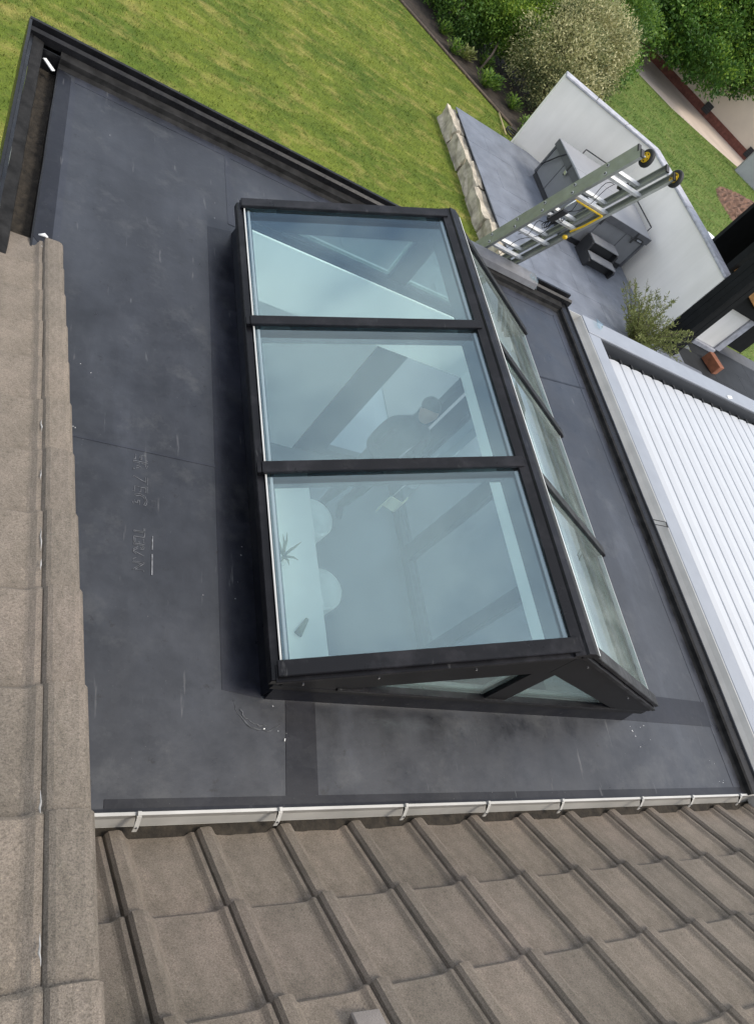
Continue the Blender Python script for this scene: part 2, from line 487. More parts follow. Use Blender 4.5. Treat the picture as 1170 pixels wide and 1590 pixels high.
GA, GB, GD = (0.078, 0.122, 0.016), (0.148, 0.184, 0.026), (0.330, 0.280, 0.090)
M['lawn'] = ground_grass('lawn_turf', GA, GB, GD)
M['blade'] = blade_material('grass_blade', GA, GB, GD)
M['far_lawn'] = ground_grass('rough_turf', (0.075, 0.130, 0.024), (0.125, 0.18, 0.04), (0.22, 0.21, 0.08))
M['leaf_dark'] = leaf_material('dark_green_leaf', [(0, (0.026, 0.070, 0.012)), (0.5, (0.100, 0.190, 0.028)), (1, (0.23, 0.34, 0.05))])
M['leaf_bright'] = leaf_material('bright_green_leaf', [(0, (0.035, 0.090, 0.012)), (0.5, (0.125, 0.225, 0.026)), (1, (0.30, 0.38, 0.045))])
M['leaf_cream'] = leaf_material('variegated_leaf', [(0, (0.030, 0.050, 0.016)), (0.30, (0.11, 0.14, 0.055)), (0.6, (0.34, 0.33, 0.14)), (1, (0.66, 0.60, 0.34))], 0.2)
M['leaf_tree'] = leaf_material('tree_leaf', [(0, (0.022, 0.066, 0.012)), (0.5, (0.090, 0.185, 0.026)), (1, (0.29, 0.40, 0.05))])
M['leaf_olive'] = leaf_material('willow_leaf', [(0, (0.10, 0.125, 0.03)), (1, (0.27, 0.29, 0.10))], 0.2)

# ================================================================== SETTING
LZ, PZ = -3.0, -2.6      # lawn and patio levels
tag(sheet('lawn', [(-300, -300, LZ), (300, -300, LZ), (300, 300, LZ), (-300, 300, LZ)], M['lawn']), kind='structure')

# lower lawn beyond the white wall, path, soil
tag(sheet('rough_lawn', [(10.9, 17.6, LZ + .004), (12.1, 14.2, LZ + .004), (12.3, 6, LZ + .004), (40, 6, LZ + .004), (40, 26, LZ + .004),
                         (30.6, 29.6, LZ + .004), (27.8, 30.0, LZ + .004), (25.4, 30.7, LZ + .004), (22.9, 33.0, LZ + .004), (14, 33, LZ + .004)], M['far_lawn']), kind='structure')
tag(sheet('path', [(20.5, 35.8, LZ + .008), (22.6, 32.6, LZ + .008), (25.2, 30.6, LZ + .008), (27.8, 29.9, LZ + .008), (30.6, 29.4, LZ + .008), (40, 26, LZ + .008), (44, 30, LZ + .008), (30, 46, LZ + .008)], M['path']), kind='structure')
tag(sheet('flower_bed', [(6.3, 22.2, LZ + .006), (9.16, 18.85, LZ + .006), (10.75, 17.1, LZ + .006), (10.3, 15.6, LZ + .006), (12.3, 14.5, LZ + .006), (14.0, 17.0, LZ + .006), (16.5, 23.0, LZ + .006), (9.0, 25.5, LZ + .006)], M['soil']), kind='structure')

# patio: base with real slabs
patio = tag(empty('patio', (8, 8, PZ)), kind='structure')
px0, px1, py0, py1 = 8.10, 12.08, 9.0, 15.0
box('bedding', (px0 + .05, py0, LZ - .1), (12.08, py1 - .03, PZ - .021), M['joint'], patio)
box('bedding', (4.5, -1.0, LZ - .1), (21.5, 8.998, PZ - .021), M['joint'], patio)
box('terrace', (-1.0, 4.62, LZ - .05), (8.04, 7.2, PZ - .03), M['slab'], patio)
def slab(x0, y0, x1, y1):
    g = .002
    o = box('slab', (x0 + g, y0 + g, PZ - .02), (x1 - g, y1 - g, PZ + random.uniform(-.0012, .0012)), M['slab'] if (x0 < 12.5 or y0 > 11) else M['shaded_slab'], patio)
    return o
yy = py1
while yy > 5.05:
    y_lo = max(yy - .6, 5.0)
    xx = px0 - .04 if yy > 9.0 else 6.3
    k = int(round((py1 - yy) / .6))
    x_end = 12.08 if yy > 11.25 else 21.4
    xx_next = xx + (.6 if k % 2 else 1.2)
    while xx < x_end - .02:
        slab(xx, y_lo, min(xx_next, x_end), yy)
        xx = xx_next; xx_next = xx + 1.2
    yy = y_lo
box('bedding', (12.082, 9.002, LZ - .1), (21.5, 11.28, PZ - .021), M['joint'], patio)

# ================================================================== EXTENSION (room under the flat roof)
ext = tag(empty('house_extension', (2.3, 2.5, -2.6)), 'white walled room under the flat roof, seen through the glass lantern', 'building')
FZ, CZ = -2.55, -0.30
tag(box('room_floor', (0.2, -2.5, FZ - .1), (4.3, 4.6, FZ), M['floor_in']), kind='structure')
box('wall', (0.14, -2.5, FZ - .4), (0.27, 4.6, -.11), M['plaster'], ext)
box('wall', (0.14, -2.6, FZ - .4), (4.35, -2.5, -.4), M['plaster'], ext)
box('wall', (0.27, 4.44, FZ - .4), (3.1, 4.57, -.11), M['plaster'], ext)
box('wall', (3.1, 4.44, -.45), (4.35, 4.57, -.11), M['plaster'], ext)
box('wall', (4.22, -2.5, FZ - .4), (4.35, 1.2, -.11), M['plaster'], ext)
box('wall', (4.22, 1.2, -.45), (4.35, 4.44, -.11), M['plaster'], ext)
for lo, hi in (((.27, -2.5), (1.30, 4.44)), ((3.205, -2.5), (4.22, 4.44)), ((1.30, -2.5), (3.205, .98)), ((1.30, 3.53), (3.205, 4.44))):
    box('ceiling', (lo[0], lo[1], CZ), (hi[0], hi[1], CZ + .10), M['plaster'], ext)
rvl = empty('reveal', (2.3, 2.3, 0)); rvl.parent = ext; rvl.matrix_parent_inverse = inv_of(ext)
box('lining', (1.285, .965, CZ + .1), (1.30, 3.545, .13), M['plaster'], rvl)
box('lining', (3.205, .965, CZ + .1), (3.220, 3.545, .13), M['plaster'], rvl)
box('lining', (1.30, .965, CZ + .1), (3.205, .98, .13), M['plaster'], rvl)
box('lining', (1.30, 3.53, CZ + .1), (3.205, 3.545, .13), M['plaster'], rvl)
# glazed doors: far side and right side
def doors(axis, c0, a0, a1, posts):
    d = empty('glazed_doors', (0, 0, 0)); d.parent = ext; d.matrix_parent_inverse = inv_of(ext)
    def bx(nm, p0, p1, z0, z1, t0, t1, mat):
        lo = (p0, c0 + t0, z0) if axis == 'y' else (c0 + t0, p0, z0)
        hi = (p1, c0 + t1, z1) if axis == 'y' else (c0 + t1, p1, z1)
        return box(nm, lo, hi, mat, d)
    bx('door_frame', a0, a1, FZ, FZ + .09, .02, .10, M['alu_face'])
    bx('door_frame', a0, a1, -.54, -.45, .02, .10, M['alu_face'])
    for p, w in posts: bx('post', p - w / 2, p + w / 2, FZ + .09, -.54, .02, .10, M['alu_face'])
    e = [posts[0][0]] + [p for p, w in posts[1:]]
    for i in range(len(posts) - 1):
        p0 = posts[i][0] + posts[i][1] / 2; p1 = posts[i + 1][0] - posts[i + 1][1] / 2
        bx('pane', p0, p1, FZ + .09, -.54, .05, .07, M['window_glass'])
doors('y', 4.44, 3.1, 4.22, [(3.27, .34), (4.17, .1)])
doors('x', 4.22, 1.2, 4.44, [(1.25, .1), (2.35, .12), (3.40, .16), (4.34, .2)])

# ================================================================== FLAT ROOF
fr = tag(empty('flat_roof', (2.3, 2.5, 0)), 'dark grey rubber membrane flat roof around the glass lantern', 'flat roof')
X0, X1, Y0, Y1 = .265, 4.285, .52, 4.46
def grid_sheet(name, x0, x1, y0, y1, z, mat, parent, nx=10, ny=10, amp=.0):
    vs, fs = [], []
    for j in range(ny + 1):
        for i in range(nx + 1):
            vs.append((x0 + (x1 - x0) * i / nx, y0 + (y1 - y0) * j / ny, z + (random.uniform(-amp, amp) if 0 < i < nx and 0 < j < ny else 0)))
    for j in range(ny):
        for i in range(nx):
            a = j * (nx + 1) + i
            fs.append((a, a + 1, a + nx + 2, a + nx + 1))
    return link(name, mesh(name, vs, fs), mat, parent, smooth=True)
LX0, LX1, LY0, LY1 = 1.275, 3.385, .915, 3.625      # lantern kerb
grid_sheet('membrane', X0, LX0, Y0, Y1, 0, M['membrane'], fr, 10, 30, .0003)
grid_sheet('membrane', LX1, X1, Y0, Y1, 0, M['membrane'], fr, 10, 30, .0003)
grid_sheet('membrane', LX0, LX1, Y0, LY0, 0, M['membrane'], fr, 20, 6, .0003)
grid_sheet('membrane', LX0, LX1, LY1, Y1, 0, M['membrane'], fr, 20, 8, .0003)
# lap strips (each a thin sheet on top)
def strip(pts, mat, z=.004, t=.003):
    return prism('lap_strip', pts, 'z', -.001, .0009 + z * .18, mat, fr)
strip([(1.105, .93), (1.262, .905), (1.262, 3.64), (1.12, 3.60)], M['membrane_mid'], .0040)  # darker strip along the left side of the lantern kerb
strip([(.268, 3.0), (.350, 2.9), (.338, 4.40), (.268, 4.44)], M['membrane_dark'])
strip([(.352, 2.2), (.385, 2.2), (.372, 4.3), (.340, 4.38)], M['membrane_seam'], .0035)
strip([(1.335, .525), (1.468, .525), (1.495, .905), (1.365, .905)], M['membrane_dark'], .005)
strip([(3.40, .905), (4.20, .895), (4.215, 1.045), (3.40, 1.06)], M['membrane_dark'], .005)
strip([(1.245, 3.70), (1.30, 3.70), (1.285, 4.44), (1.25, 4.44)], M['membrane_seam'], .0045)
strip([(.50, 1.925), (1.27, 1.942), (1.27, 1.955), (.50, 1.934)], M['membrane_seam'], .0038, .0025)
strip([(3.46, 3.44), (4.24, 3.555), (4.24, 3.57), (3.46, 3.455)], M['membrane_dark'], .0045)
strip([(.36, 4.37), (4.2, 4.345), (4.2, 4.44), (.36, 4.445)], M['membrane_seam'], .0042)
strip([(4.19, .55), (4.272, .55), (4.272, 4.40), (4.19, 4.36)], M['membrane_seam'], .0042)
strip([(.70, .522), (4.27, .522), (4.27, .55), (.70, .552)], M['membrane_dark'], .0062)
# round corner patches
M['sealant'] = plain('dried_sealant', (0.075, 0.078, 0.082), 0.8, var=0.6, vscale=40)
for cx, cy, r, a0, a1 in ((1.265, .90, .115, 3.2, 5.4), (1.265, .90, .100, 3.5, 4.9)):
    rq = random.Random(int(cx * 100 + r * 1000))
    pts = [(cx + r * math.cos(a) * rq.uniform(.95, 1.05), cy + r * math.sin(a) * rq.uniform(.95, 1.05), .0008) for a in np.linspace(a0, a1, 16)]
    tube('sealant_bead', pts, [.0005] + [rq.uniform(.0012, .0042) for _ in range(14)] + [.0005], M['sealant'], fr, 6)
# upstand of the lantern kerb wrapped in membrane (four faces)
kz = .115
for poly, ax, a0, a1 in (([(LX0 - .012, 0), (LX0, 0), (LX0 + .03, kz), (LX0 + .005, kz)], 'y', LY0, LY1),
                         ([(LX1, 0), (LX1 + .012, 0), (LX1 - .005, kz), (LX1 - .03, kz)], 'y', LY0, LY1)):
    prism('upstand', poly, ax, a0, a1, M['membrane_dark'], fr)
for poly in ([(LY0 - .012, 0), (LY0, 0), (LY0 + .03, kz), (LY0 + .005, kz)], [(LY1, 0), (LY1 + .012, 0), (LY1 - .005, kz), (LY1 - .03, kz)]):
    prism('upstand', poly, 'x', LX0, LX1, M['membrane_dark'], fr)
# far edge kerb: several trims butted together
def profile(name, poly, axis, a0, a1, mat, nseg=12, jit=.0015):
    """open polyline profile swept along an axis with slight waviness"""
    vs, fs = [], []
    n = len(poly)
    for i in range(nseg + 1):
        t = a0 + (a1 - a0) * i / nseg
        du, dv = random.uniform(-jit, jit), random.uniform(-jit, jit)
        for u, v in poly:
            vs.append((t, u + du, v + dv) if axis == 'x' else (u + du, t, v + dv))
    for i in range(nseg):
        for k in range(n - 1):
            a = i * n + k
            fs.append((a, a + 1, a + n + 1, a + n))
    return link(name, mesh(name, vs, fs), mat, fr)
profile('kerb_upstand', [(4.43, .002), (4.452, .018), (4.458, .046), (4.515, .054), (4.518, .05)], 'x', .265, 4.30, M['trim_dusty'])
profile('edge_trim', [(4.516, .045), (4.520, .088), (4.540, .100), (4.556, .090), (4.560, .062), (4.590, .060), (4.594, .108), (4.612, .110), (4.616, .09), (4.616, -.17)], 'x', .085, 4.40, M['trim'])
# left edge: fascia ledge, trough, inner lip
profile('edge_trim', [(.080, -.17), (.080, .085), (.084, .105), (.098, .105), (.102, .070), (.118, .064)], 'y', 2.6, 4.60, M['trim'])
profile('kerb_upstand', [(.118, .064), (.150, .058), (.172, .052), (.176, .030), (.178, -.085)], 'y', 2.6, 4.52, M['trim_dusty'])
profile('gutter_lip', [(.262, -.085), (.262, .0025), (.270, .0045)], 'y', 2.6, 4.46, M['trim'])
link('gutter_debris', grid_sheet('gutter_debris', .176, .263, 2.6, 4.50, -.062, M['debris'], fr, 6, 60, .006).data, None, None).hide_render = True
bpy.data.objects.remove(bpy.data.objects['gutter_debris.001'])
box('trough_end', (.172, 4.46, -.09), (.266, 4.47, .05), M['trim'], fr)
# right edge
profile('kerb_upstand', [(4.262, .002), (4.280, .012), (4.284, .036), (4.300, .042)], 'y', .50, 4.44, M['trim_dusty'])
profile('edge_trim', [(4.298, .040), (4.350, .048), (4.356, .060), (4.366, .060), (4.368, -.15)], 'y', .50, 4.60, M['trim'], jit=.002)
# near trim by the gutter
profile('edge_trim', [(.523, .0015), (.522, .008), (.512, .009), (.508, -.03)], 'x', .27, 4.30, M['membrane_dark'])
# white flakes and grit on the membrane
vs, fs = [], []
rr = random.Random(3)
spots = [(1.30, .80, .10, 5), (1.22, 3.70, .10, 4), (3.45, .82, .10, 8), (4.1, .60, .10, 6), (.47, 2.35, .10, 6), (.50, 1.98, .08, 3), (2.3, 2.3, 2.2, 26), (1.2, 1.4, .16, 6)]
for cx, cy, r, n in spots:
    for _ in range(n):
        x, y = cx + rr.gauss(0, r * .6), cy + rr.gauss(0, r * .6)
        if not (.4 < x < 4.25 and .56 < y < 4.4) or (1.25 < x < 3.42 and .88 < y < 3.65): continue
        s = rr.choice([.0008, .0010, .0012, .0018]); a = rr.uniform(0, 6.28)
        b = len(vs)
        L = s * rr.uniform(1, 3)
        for dx, dy in ((-L, -s), (L, -s), (L, s), (-L, s)):
            vs.append((x + dx * math.cos(a) - dy * math.sin(a), y + dx * math.sin(a) + dy * math.cos(a), .008 + rr.uniform(0, .002)))
        vs.append((x, y, .0095))
        fs += [(b, b + 1, b + 4), (b + 1, b + 2, b + 4), (b + 2, b + 3, b + 4), (b + 3, b, b + 4)]
tag(link('white_flakes', mesh('white_flakes', vs, fs), M['white_flake']), 'white flakes and grit scattered on the rubber roof', kind='stuff')

# worn print on the membrane
def print_text(body, x, y, size, rot, mat):
    cu = bpy.data.curves.new('printed_lettering', 'FONT')
    cu.body = body; cu.size = size; cu.fill_mode = 'NONE'; cu.bevel_depth = .0008; cu.bevel_resolution = 0; cu.resolution_u = 2
    tmp = bpy.data.objects.new('tmp', cu); COL.objects.link(tmp)
    bpy.context.view_layer.update()
    me = bpy.data.meshes.new_from_object(tmp)
    bpy.data.objects.remove(tmp)
    me.materials.clear()
    me.transform(Matrix.Translation((x, y, .0022)) @ Matrix.Rotation(rot, 4, 'Z'))
    # drop random bits: worn
    bm = bmesh.new(); bm.from_mesh(me)
    rnd = random.Random(5)
    cells = {}
    kill = [f for f in bm.faces if cells.setdefault(tuple(int(v / .011) for v in f.calc_center_median()), rnd.random()) < .34]
    bmesh.ops.delete(bm, geom=kill, context='FACES')
    bm.to_mesh(me); bm.free()
    return link('printed_lettering', me, mat, fr)
print_text('ER 7EG', .755, 1.925, .085, -math.pi / 2, M['chalk'])
print_text('TERAN', .765, 1.56, .062, -math.pi / 2, M['chalk'])
for a, b in (((.838, 1.53), (.838, 1.47)), ((.838, 1.45), (.838, 1.36))):
    prism('printed_lettering', [(a[0] - .002, a[1]), (a[0] + .002, a[1]), (b[0] + .002, b[1]), (b[0] - .002, b[1])], 'z', .001, .003, M['chalk'], fr)

# offcut in the trough, clump of dirt
o = box('plastic_offcut', (-.012, -.04, -.004), (.012, .04, .004), M['white_flake'], None, .002)
o.location = (.218, 4.405, .012); o.rotation_euler = (.15, .1, .75)
tag(o, 'small white plastic offcut lying in the end of the mossy box gutter', 'offcut')

# ================================================================== ROOF LANTERN
la = tag(empty('roof_lantern', (2.315, 2.27, .115)), 'black framed glass roof lantern with three panes per slope on flat roof', 'roof lantern')
A, B, D = M['alu_black'], M['alu_face'], M['glass']
TX, EZ, RZ, MX = 1.22, .19, .69, 2.315
SL = (RZ - EZ) / (MX - TX)
nl = math.hypot(1, SL); NX, NZ = -SL / nl, 1 / nl
def sp(x, off, side):
    """point on slope plane at x (left side), offset along normal; side mirrors"""
    z = EZ + SL * (x - TX)
    u, v = x + NX * off, z + NZ * off
    return (u if side < 0 else 2 * MX - u, v)
def slope_piece(name, x0, x1, o0, o1, y0, y1, side, mat, parent, bev=0):
    poly = [sp(x0, o0, side), sp(x1, o0, side), sp(x1, o1, side), sp(x0, o1, side)]
    return prism(name, poly, 'y', y0, y1, mat, parent, bev)
YA, YB = .90, 3.65
# base ring
for poly, a0, a1 in (([(1.235, .115), (1.315, .115), (1.315, .150), (1.225, .150)], YA + .01, YB - .01), ([(3.315, .115), (3.395, .115), (3.405, .150), (3.315, .150)], YA + .01, YB - .01)):
    prism('base_frame', poly, 'y', a0, a1, B, la, .002)
for ya in (YA, YB - .06):
    box('base_frame', (1.235, ya, .115), (3.395, ya + .06, .150), B, la, .002)
# eaves beams
prism('eaves_beam', [(1.212, .150), (1.262, .150), (1.262, .196), (1.236, .196), (1.212, .184)], 'y', YA + .003, YB - .003, A, la, .003)
prism('eaves_beam', [(3.418, .150), (3.368, .150), (3.368, .196), (3.394, .196), (3.418, .184)], 'y', YA + .003, YB - .003, A, la, .003)
# gables
for gy, inner in ((YA, 1), (YB - .055, -1)):
    y0, y1 = gy, gy + .055
    for s in (-1, 1):
        mirror = lambda P: P if s < 0 else [(2 * MX - x, z) for x, z in P]
        prism('gable_rafter', mirror([(1.264, .152), (1.264, .208), (MX, .686), (MX, .500), (1.505, .152)]), 'y', y0, y1, B, la, .002)
        # white bead, then glass
        tri = [(1.535, .168), (2.245, .168), (2.245, .462)]
        gpane = prism('gable_pane', mirror(tri), 'y', gy + .022, gy + .034, M['glass_far'], la)
        bead = empty('bead', (0, 0, 0)); bead.parent = gpane; bead.matrix_parent_inverse = inv_of(gpane)
        yb0, yb1 = gy + .035, gy + .052
        def bar(p, q, w):
            d = Vector((q[0] - p[0], q[1] - p[1])).normalized(); n = Vector((-d.y, d.x)) * w
            return [p, q, (q[0] + n.x, q[1] + n.y), (p[0] + n.x, p[1] + n.y)]
        prism('glazing_bead', mirror(bar(tri[0], tri[1], .020)), 'y', yb0, yb1, M['white_frame'], gpane)
        prism('glazing_bead', mirror(bar(tri[1], tri[2], .014)), 'y', yb0 + .001, yb1 - .001, M['white_frame'], gpane)
        bpy.data.objects.remove(bead)
    box('king_post', (2.250, gy + .004, .152), (2.380, gy + .050, .505), B, la, .003)
    box('gable_sill', (1.50, gy - .006, .150), (3.13, gy + .060, .166), A, la, .002)
    for bx_, bz_ in ((1.60, .30), (1.95, .46), (2.45, .59), (1.34, .185), (3.05, .31)):
        yy_ = gy - .002 if inner > 0 else gy + .057
        lathe('bolt', [(.0045, -.002), (.0045, .002)], (bx_, yy_, bz_), (0, 1, 0), M['steel'], la, 8)
# slopes
edges = [(.962, 1.800), (1.850, 2.675), (2.725, 3.585)]
for side in (-1, 1):
    gm = D if side < 0 else M['glass_far']
    for y0, y1 in edges:
        p = slope_piece('pane', 1.250, 2.292, -.018, .008, y0, y1, side, gm, la)
        slope_piece('edge_seal', 1.2435, 1.2495, -.012, .0095, y0, y1, side, M['seal'], p)
        slope_piece('spacer_bar', 1.262, 1.272, -.010, -.002, y0 + .01, y1 - .01, side, M['grey_alu'], p)
        slope_piece('spacer_bar', 2.262, 2.272, -.010, -.002, y0 + .01, y1 - .01, side, M['grey_alu'], p)
    for k, yc in enumerate((1.825, 2.70)):
        slope_piece('glazing_cap', 1.232, 2.300, .009, .030, yc - .029, yc + .029, side, A, la, .003)
        slope_piece('rafter', 1.264, 2.300, -.105, -.019, yc - .024, yc + .024, side, B, la)
        slope_piece('cap_end', 1.214, 1.2315, -.004, .026, yc - .026, yc + .026, side, A, la, .002)
    slope_piece('glazing_cap', 1.232, 2.300, .009, .030, YA + .006, YA + .068, side, A, la, .003)
    slope_piece('glazing_cap', 1.232, 2.300, .009, .030, YB - .072, YB - .006, side, A, la, .003)
    slope_piece('verge_flashing', 1.226, 2.306, -.014, .006, YA - .008, YA + .060, side, A, la, .002)
    slope_piece('verge_flashing', 1.226, 2.306, -.014, .006, YB - .060, YB + .008, side, A, la, .002)
# ridge
prism('ridge_beam', [(2.275, .556), (2.355, .550), (2.355, .652), (2.315, .668), (2.275, .652)], 'y', YA + .058, YB - .058, B, la)
prism('ridge_cap', [(2.268, .690), (2.304, .712), (2.306, .702), (2.302, .682), (2.27, .676)], 'y', YA - .008, YB + .008, A, la)
prism('ridge_cap', [(2.3065, .7045), (2.312, .722), (2.350, .724), (2.392, .706), (2.394, .690), (2.34, .684), (2.308, .686)], 'y', YA - .008, YB + .008, A, la)
prism('ridge_seal', [(2.3945, .684), (2.3945, .702), (2.404, .700), (2.404, .682)], 'y', YA, YB, M['white_frame'], la)

# ================================================================== TILED ROOFS
M['offcut'] = plain('pale_offcut', (0.23, 0.205, 0.185), 0.92, var=0.2, vscale=12, bmp=0.8, bscale=300)
def tile_mesh(name, prof, L, th=.018):
    rows = [(0.0, -.007), (-.010, 0.0), (-L, 0.0)]
    n = len(prof)
    vs, fs = [], []
    for y, dz in rows:
        for k, (u, w) in enumerate(prof):
            inset = .006 if (y == 0.0 and w > .02) else 0
            vs.append((u, y - inset, w + dz))
    for i in range(2):
        for k in range(n - 1):
            a = i * n + k
            fs.append((a, a + n, a + n + 1, a + 1))
    b = len(vs)
    for k, (u, w) in enumerate(prof): vs.append((u, -.006, w - th))
    for k in range(n - 1): fs.append((k, k + 1, b + k + 1, b + k))
    for k in (0, n - 1):      # side skirts
        c = len(vs)
        u, w = prof[k]
        vs += [(u, -.006, w - th), (u, -L, w - th)]
        f = (k, n + k, 2 * n + k, c + 1, c)
        fs.append(f if k else tuple(reversed(f)))
    me = mesh(name, vs, fs)
    bm = bmesh.new(); bm.from_mesh(me); bmesh.ops.remove_doubles(bm, verts=bm.verts, dist=1e-5)
    bmesh.ops.recalc_face_normals(bm, faces=bm.faces); bm.to_mesh(me); bm.free()
    me.materials.append(M['tile'])
    return me
PROF = [(0.0, .004), (.003, .026), (.012, .037), (.040, .040), (.053, .036), (.074, .009), (.082, .004), (.180, .003), (.264, .004), (.271, .007), (.284, .018), (.2968, .019)]
tile_me = tile_mesh('tile', PROF, .415)
VPROF = [(-.004, .012), (.004, .030), (.014, .036), (.060, .037), (.074, .033), (.083, .022), (.086, -.050)]
verge_me = tile_mesh('verge_tile', VPROF, .345)

def place(me, name, parent, loc, rx, jitter=.0012):
    o = bpy.data.objects.new(name, me)
    COL.objects.link(o)
    o.parent = parent
    o.matrix_parent_inverse = inv_of(parent)
    o.location = (loc[0] + random.uniform(-jitter, jitter), loc[1], loc[2] + random.uniform(-jitter, jitter))
    o.rotation_euler = (rx + random.uniform(-.004, .004), 0, random.uniform(-.003, .003))
    return o

P1 = math.radians(44)
n1 = Vector((0, math.sin(P1), math.cos(P1))); d1 = Vector((0, -math.cos(P1), math.sin(P1)))
roof1 = tag(empty('tiled_roof', (2.5, .4, -.1)), 'steep brown concrete tiled roof along the bottom above the long white gutter', 'tiled roof')
base1 = Vector((0, .476, -.057)) - n1 * .036
for r in range(5):
    for k in range(-2, 14):
        p = base1 + d1 * (.349 * r)
        place(tile_me, 'tile', roof1, (1.020 + .300 * k, p.y, p.z), -(P1 - .052))
c0 = base1 - n1 * .045; c1 = c0 + d1 * 2.0
c0 = c0 + d1 * .02
prism('roof_deck', [(c0.y, c0.z), (c1.y, c1.z), ((c1 - n1 * .1).y, (c1 - n1 * .1).z), ((c0 - n1 * .1).y, (c0 - n1 * .1).z)], 'x', .41, 5.3, M['joint'], roof1)

P2 = math.atan(.367)
n2 = Vector((0, math.sin(P2), math.cos(P2))); d2 = Vector((0, -math.cos(P2), math.sin(P2)))
roof2 = tag(empty('tiled_roof', (0, 2.9, 0)), 'low pitched brown tiled roof with verge tiles along the left edge', 'tiled roof')
base2 = Vector((0, 3.02, .006)) - n2 * .034
for r in range(14):
    p = base2 + d2 * (.2875 * r)
    place(verge_me, 'verge_tile', roof2, (.316, p.y, p.z), -(P2 - .062))
    for k in range(1, 4):
        place(tile_me, 'tile', roof2, (.316 - .300 * k, p.y, p.z), -(P2 - .062))
c0 = base2 - n2 * .05 + d2 * .02; c1 = c0 + d2 * 4.0
prism('roof_deck', [(c0.y, c0.z), (c1.y, c1.z), ((c1 - n2 * .08).y, (c1 - n2 * .08).z), ((c0 - n2 * .08).y, (c0 - n2 * .08).z)], 'x', -1.2, .385, M['joint'], roof2)
prism('cheek_wall', [(2.85, .004), (-.9, .004), (-.9, 1.30), (.0, .98)], 'x', .34, .375, M['trim_dusty'], roof2)
# mortar squeezed out along the verge joint
for yv, L in ((2.94, .03), (1.52, .07), (1.28, .05), (1.02, .09), (.93, .04), (.33, .06), (.10, .05)):
    z = .006 + (3.02 - yv) * .367 + .0
    q = Vector((.309, yv, z)) - n2 * .020
    rp = random.Random(int(yv * 100))
    pts = [q + d2 * (L * (i / 5 - .5)) + Vector((rp.uniform(-.002, .002), 0, 0)) for i in range(6)]
    tube('mortar_smear', pts, [.0003, .0012, .0018, .0022, .0009, .0003], M['sealant_pale'], roof2, 6)
tube('mortar_smear', [(.29, 3.02, .0), (.315, 3.025, .006), (.33, 3.02, .002)], [.004, .010, .005], M['white_flake'], roof2, 6)
# offcut lying on a tile at the very bottom of the view
q = base1 + d1 * 1.02 + n1 * .03
o = box('tile_offcut', (-.045, -.15, 0), (.045, 0, .024), M['offcut'], None, .004)
q = base1 + d1 * .785 + n1 * .002
o.location = (1.255, q.y, q.z); o.rotation_euler = (-P1 + .052, 0, -.05)
tag(o, 'pale square tile offcut lying on the tiles at the bottom edge', 'tile offcut')

# ================================================================== GUTTERS
gt = tag(empty('roof_gutter', (2.4, .45, -.1)), 'long white gutter with brackets between the tiles and the flat roof', 'gutter')
GW = M['white_upvc']
prism('channel', [(.500, .012), (.508, .012), (.508, -.035), (.490, -.085), (.40, -.095), (.36, -.085), (.35, -.03), (.356, -.03), (.366, -.080), (.40, -.088), (.486, -.079), (.500, -.032)], 'x', .42, 5.2, GW, gt)
box('lip', (.42, .499, .0125), (5.2, .510, .0145), GW, gt, .0008)
grid_sheet('gutter_dirt', .43, 5.19, .37, .484, -.074, M['debris'], gt, 90, 4, .006)
for bx_ in (.805, 1.30, 1.85, 2.285, 2.74, 3.32, 3.745, 4.20):
    s = empty('bracket', (bx_, .47, 0)); s.parent = gt; s.matrix_parent_inverse = inv_of(gt)
    prism('strap', [(.510, .0155), (.510, .0195), (.492, .0200), (.470, -.012), (.462, -.030), (.459, -.029), (.467, -.009), (.489, .0160)], 'x', bx_ - .0075, bx_ + .0075, GW, s)
    prism('clip', [(.511, .0200), (.496, .0205), (.496, .026), (.509, .026)], 'x', bx_ - .006, bx_ + .006, GW, s)
    box('slot', (bx_ - .0018, .4640, -.0135), (bx_ + .0018, .4675, -.0035), M['dark_alu'], s)

sg = tag(empty('side_gutter', (4.45, 2.5, 0)), 'white gutter between the black roof edge and the pergola', 'gutter')
prism('channel', [(4.378, .030), (4.384, .030), (4.386, -.05), (4.42, -.075), (4.48, -.06), (4.525, .010), (4.540, .046), (4.548, .046), (4.532, .000), (4.485, -.072), (4.42, -.085), (4.380, -.055)], 'y', .40, 4.47, GW, sg)
box('stop_end', (4.374, 4.47, -.09), (4.550, 4.476, .048), GW, sg)
tube('wire_clip', [(4.384, 2.36, .034), (4.386, 2.36, .042), (4.53, 2.36, .056), (4.535, 2.36, .05), (4.535, 2.32, .05), (4.53, 2.32, .056), (4.386, 2.32, .042), (4.384, 2.32, .034)], .003, M['rope'], sg, 6)

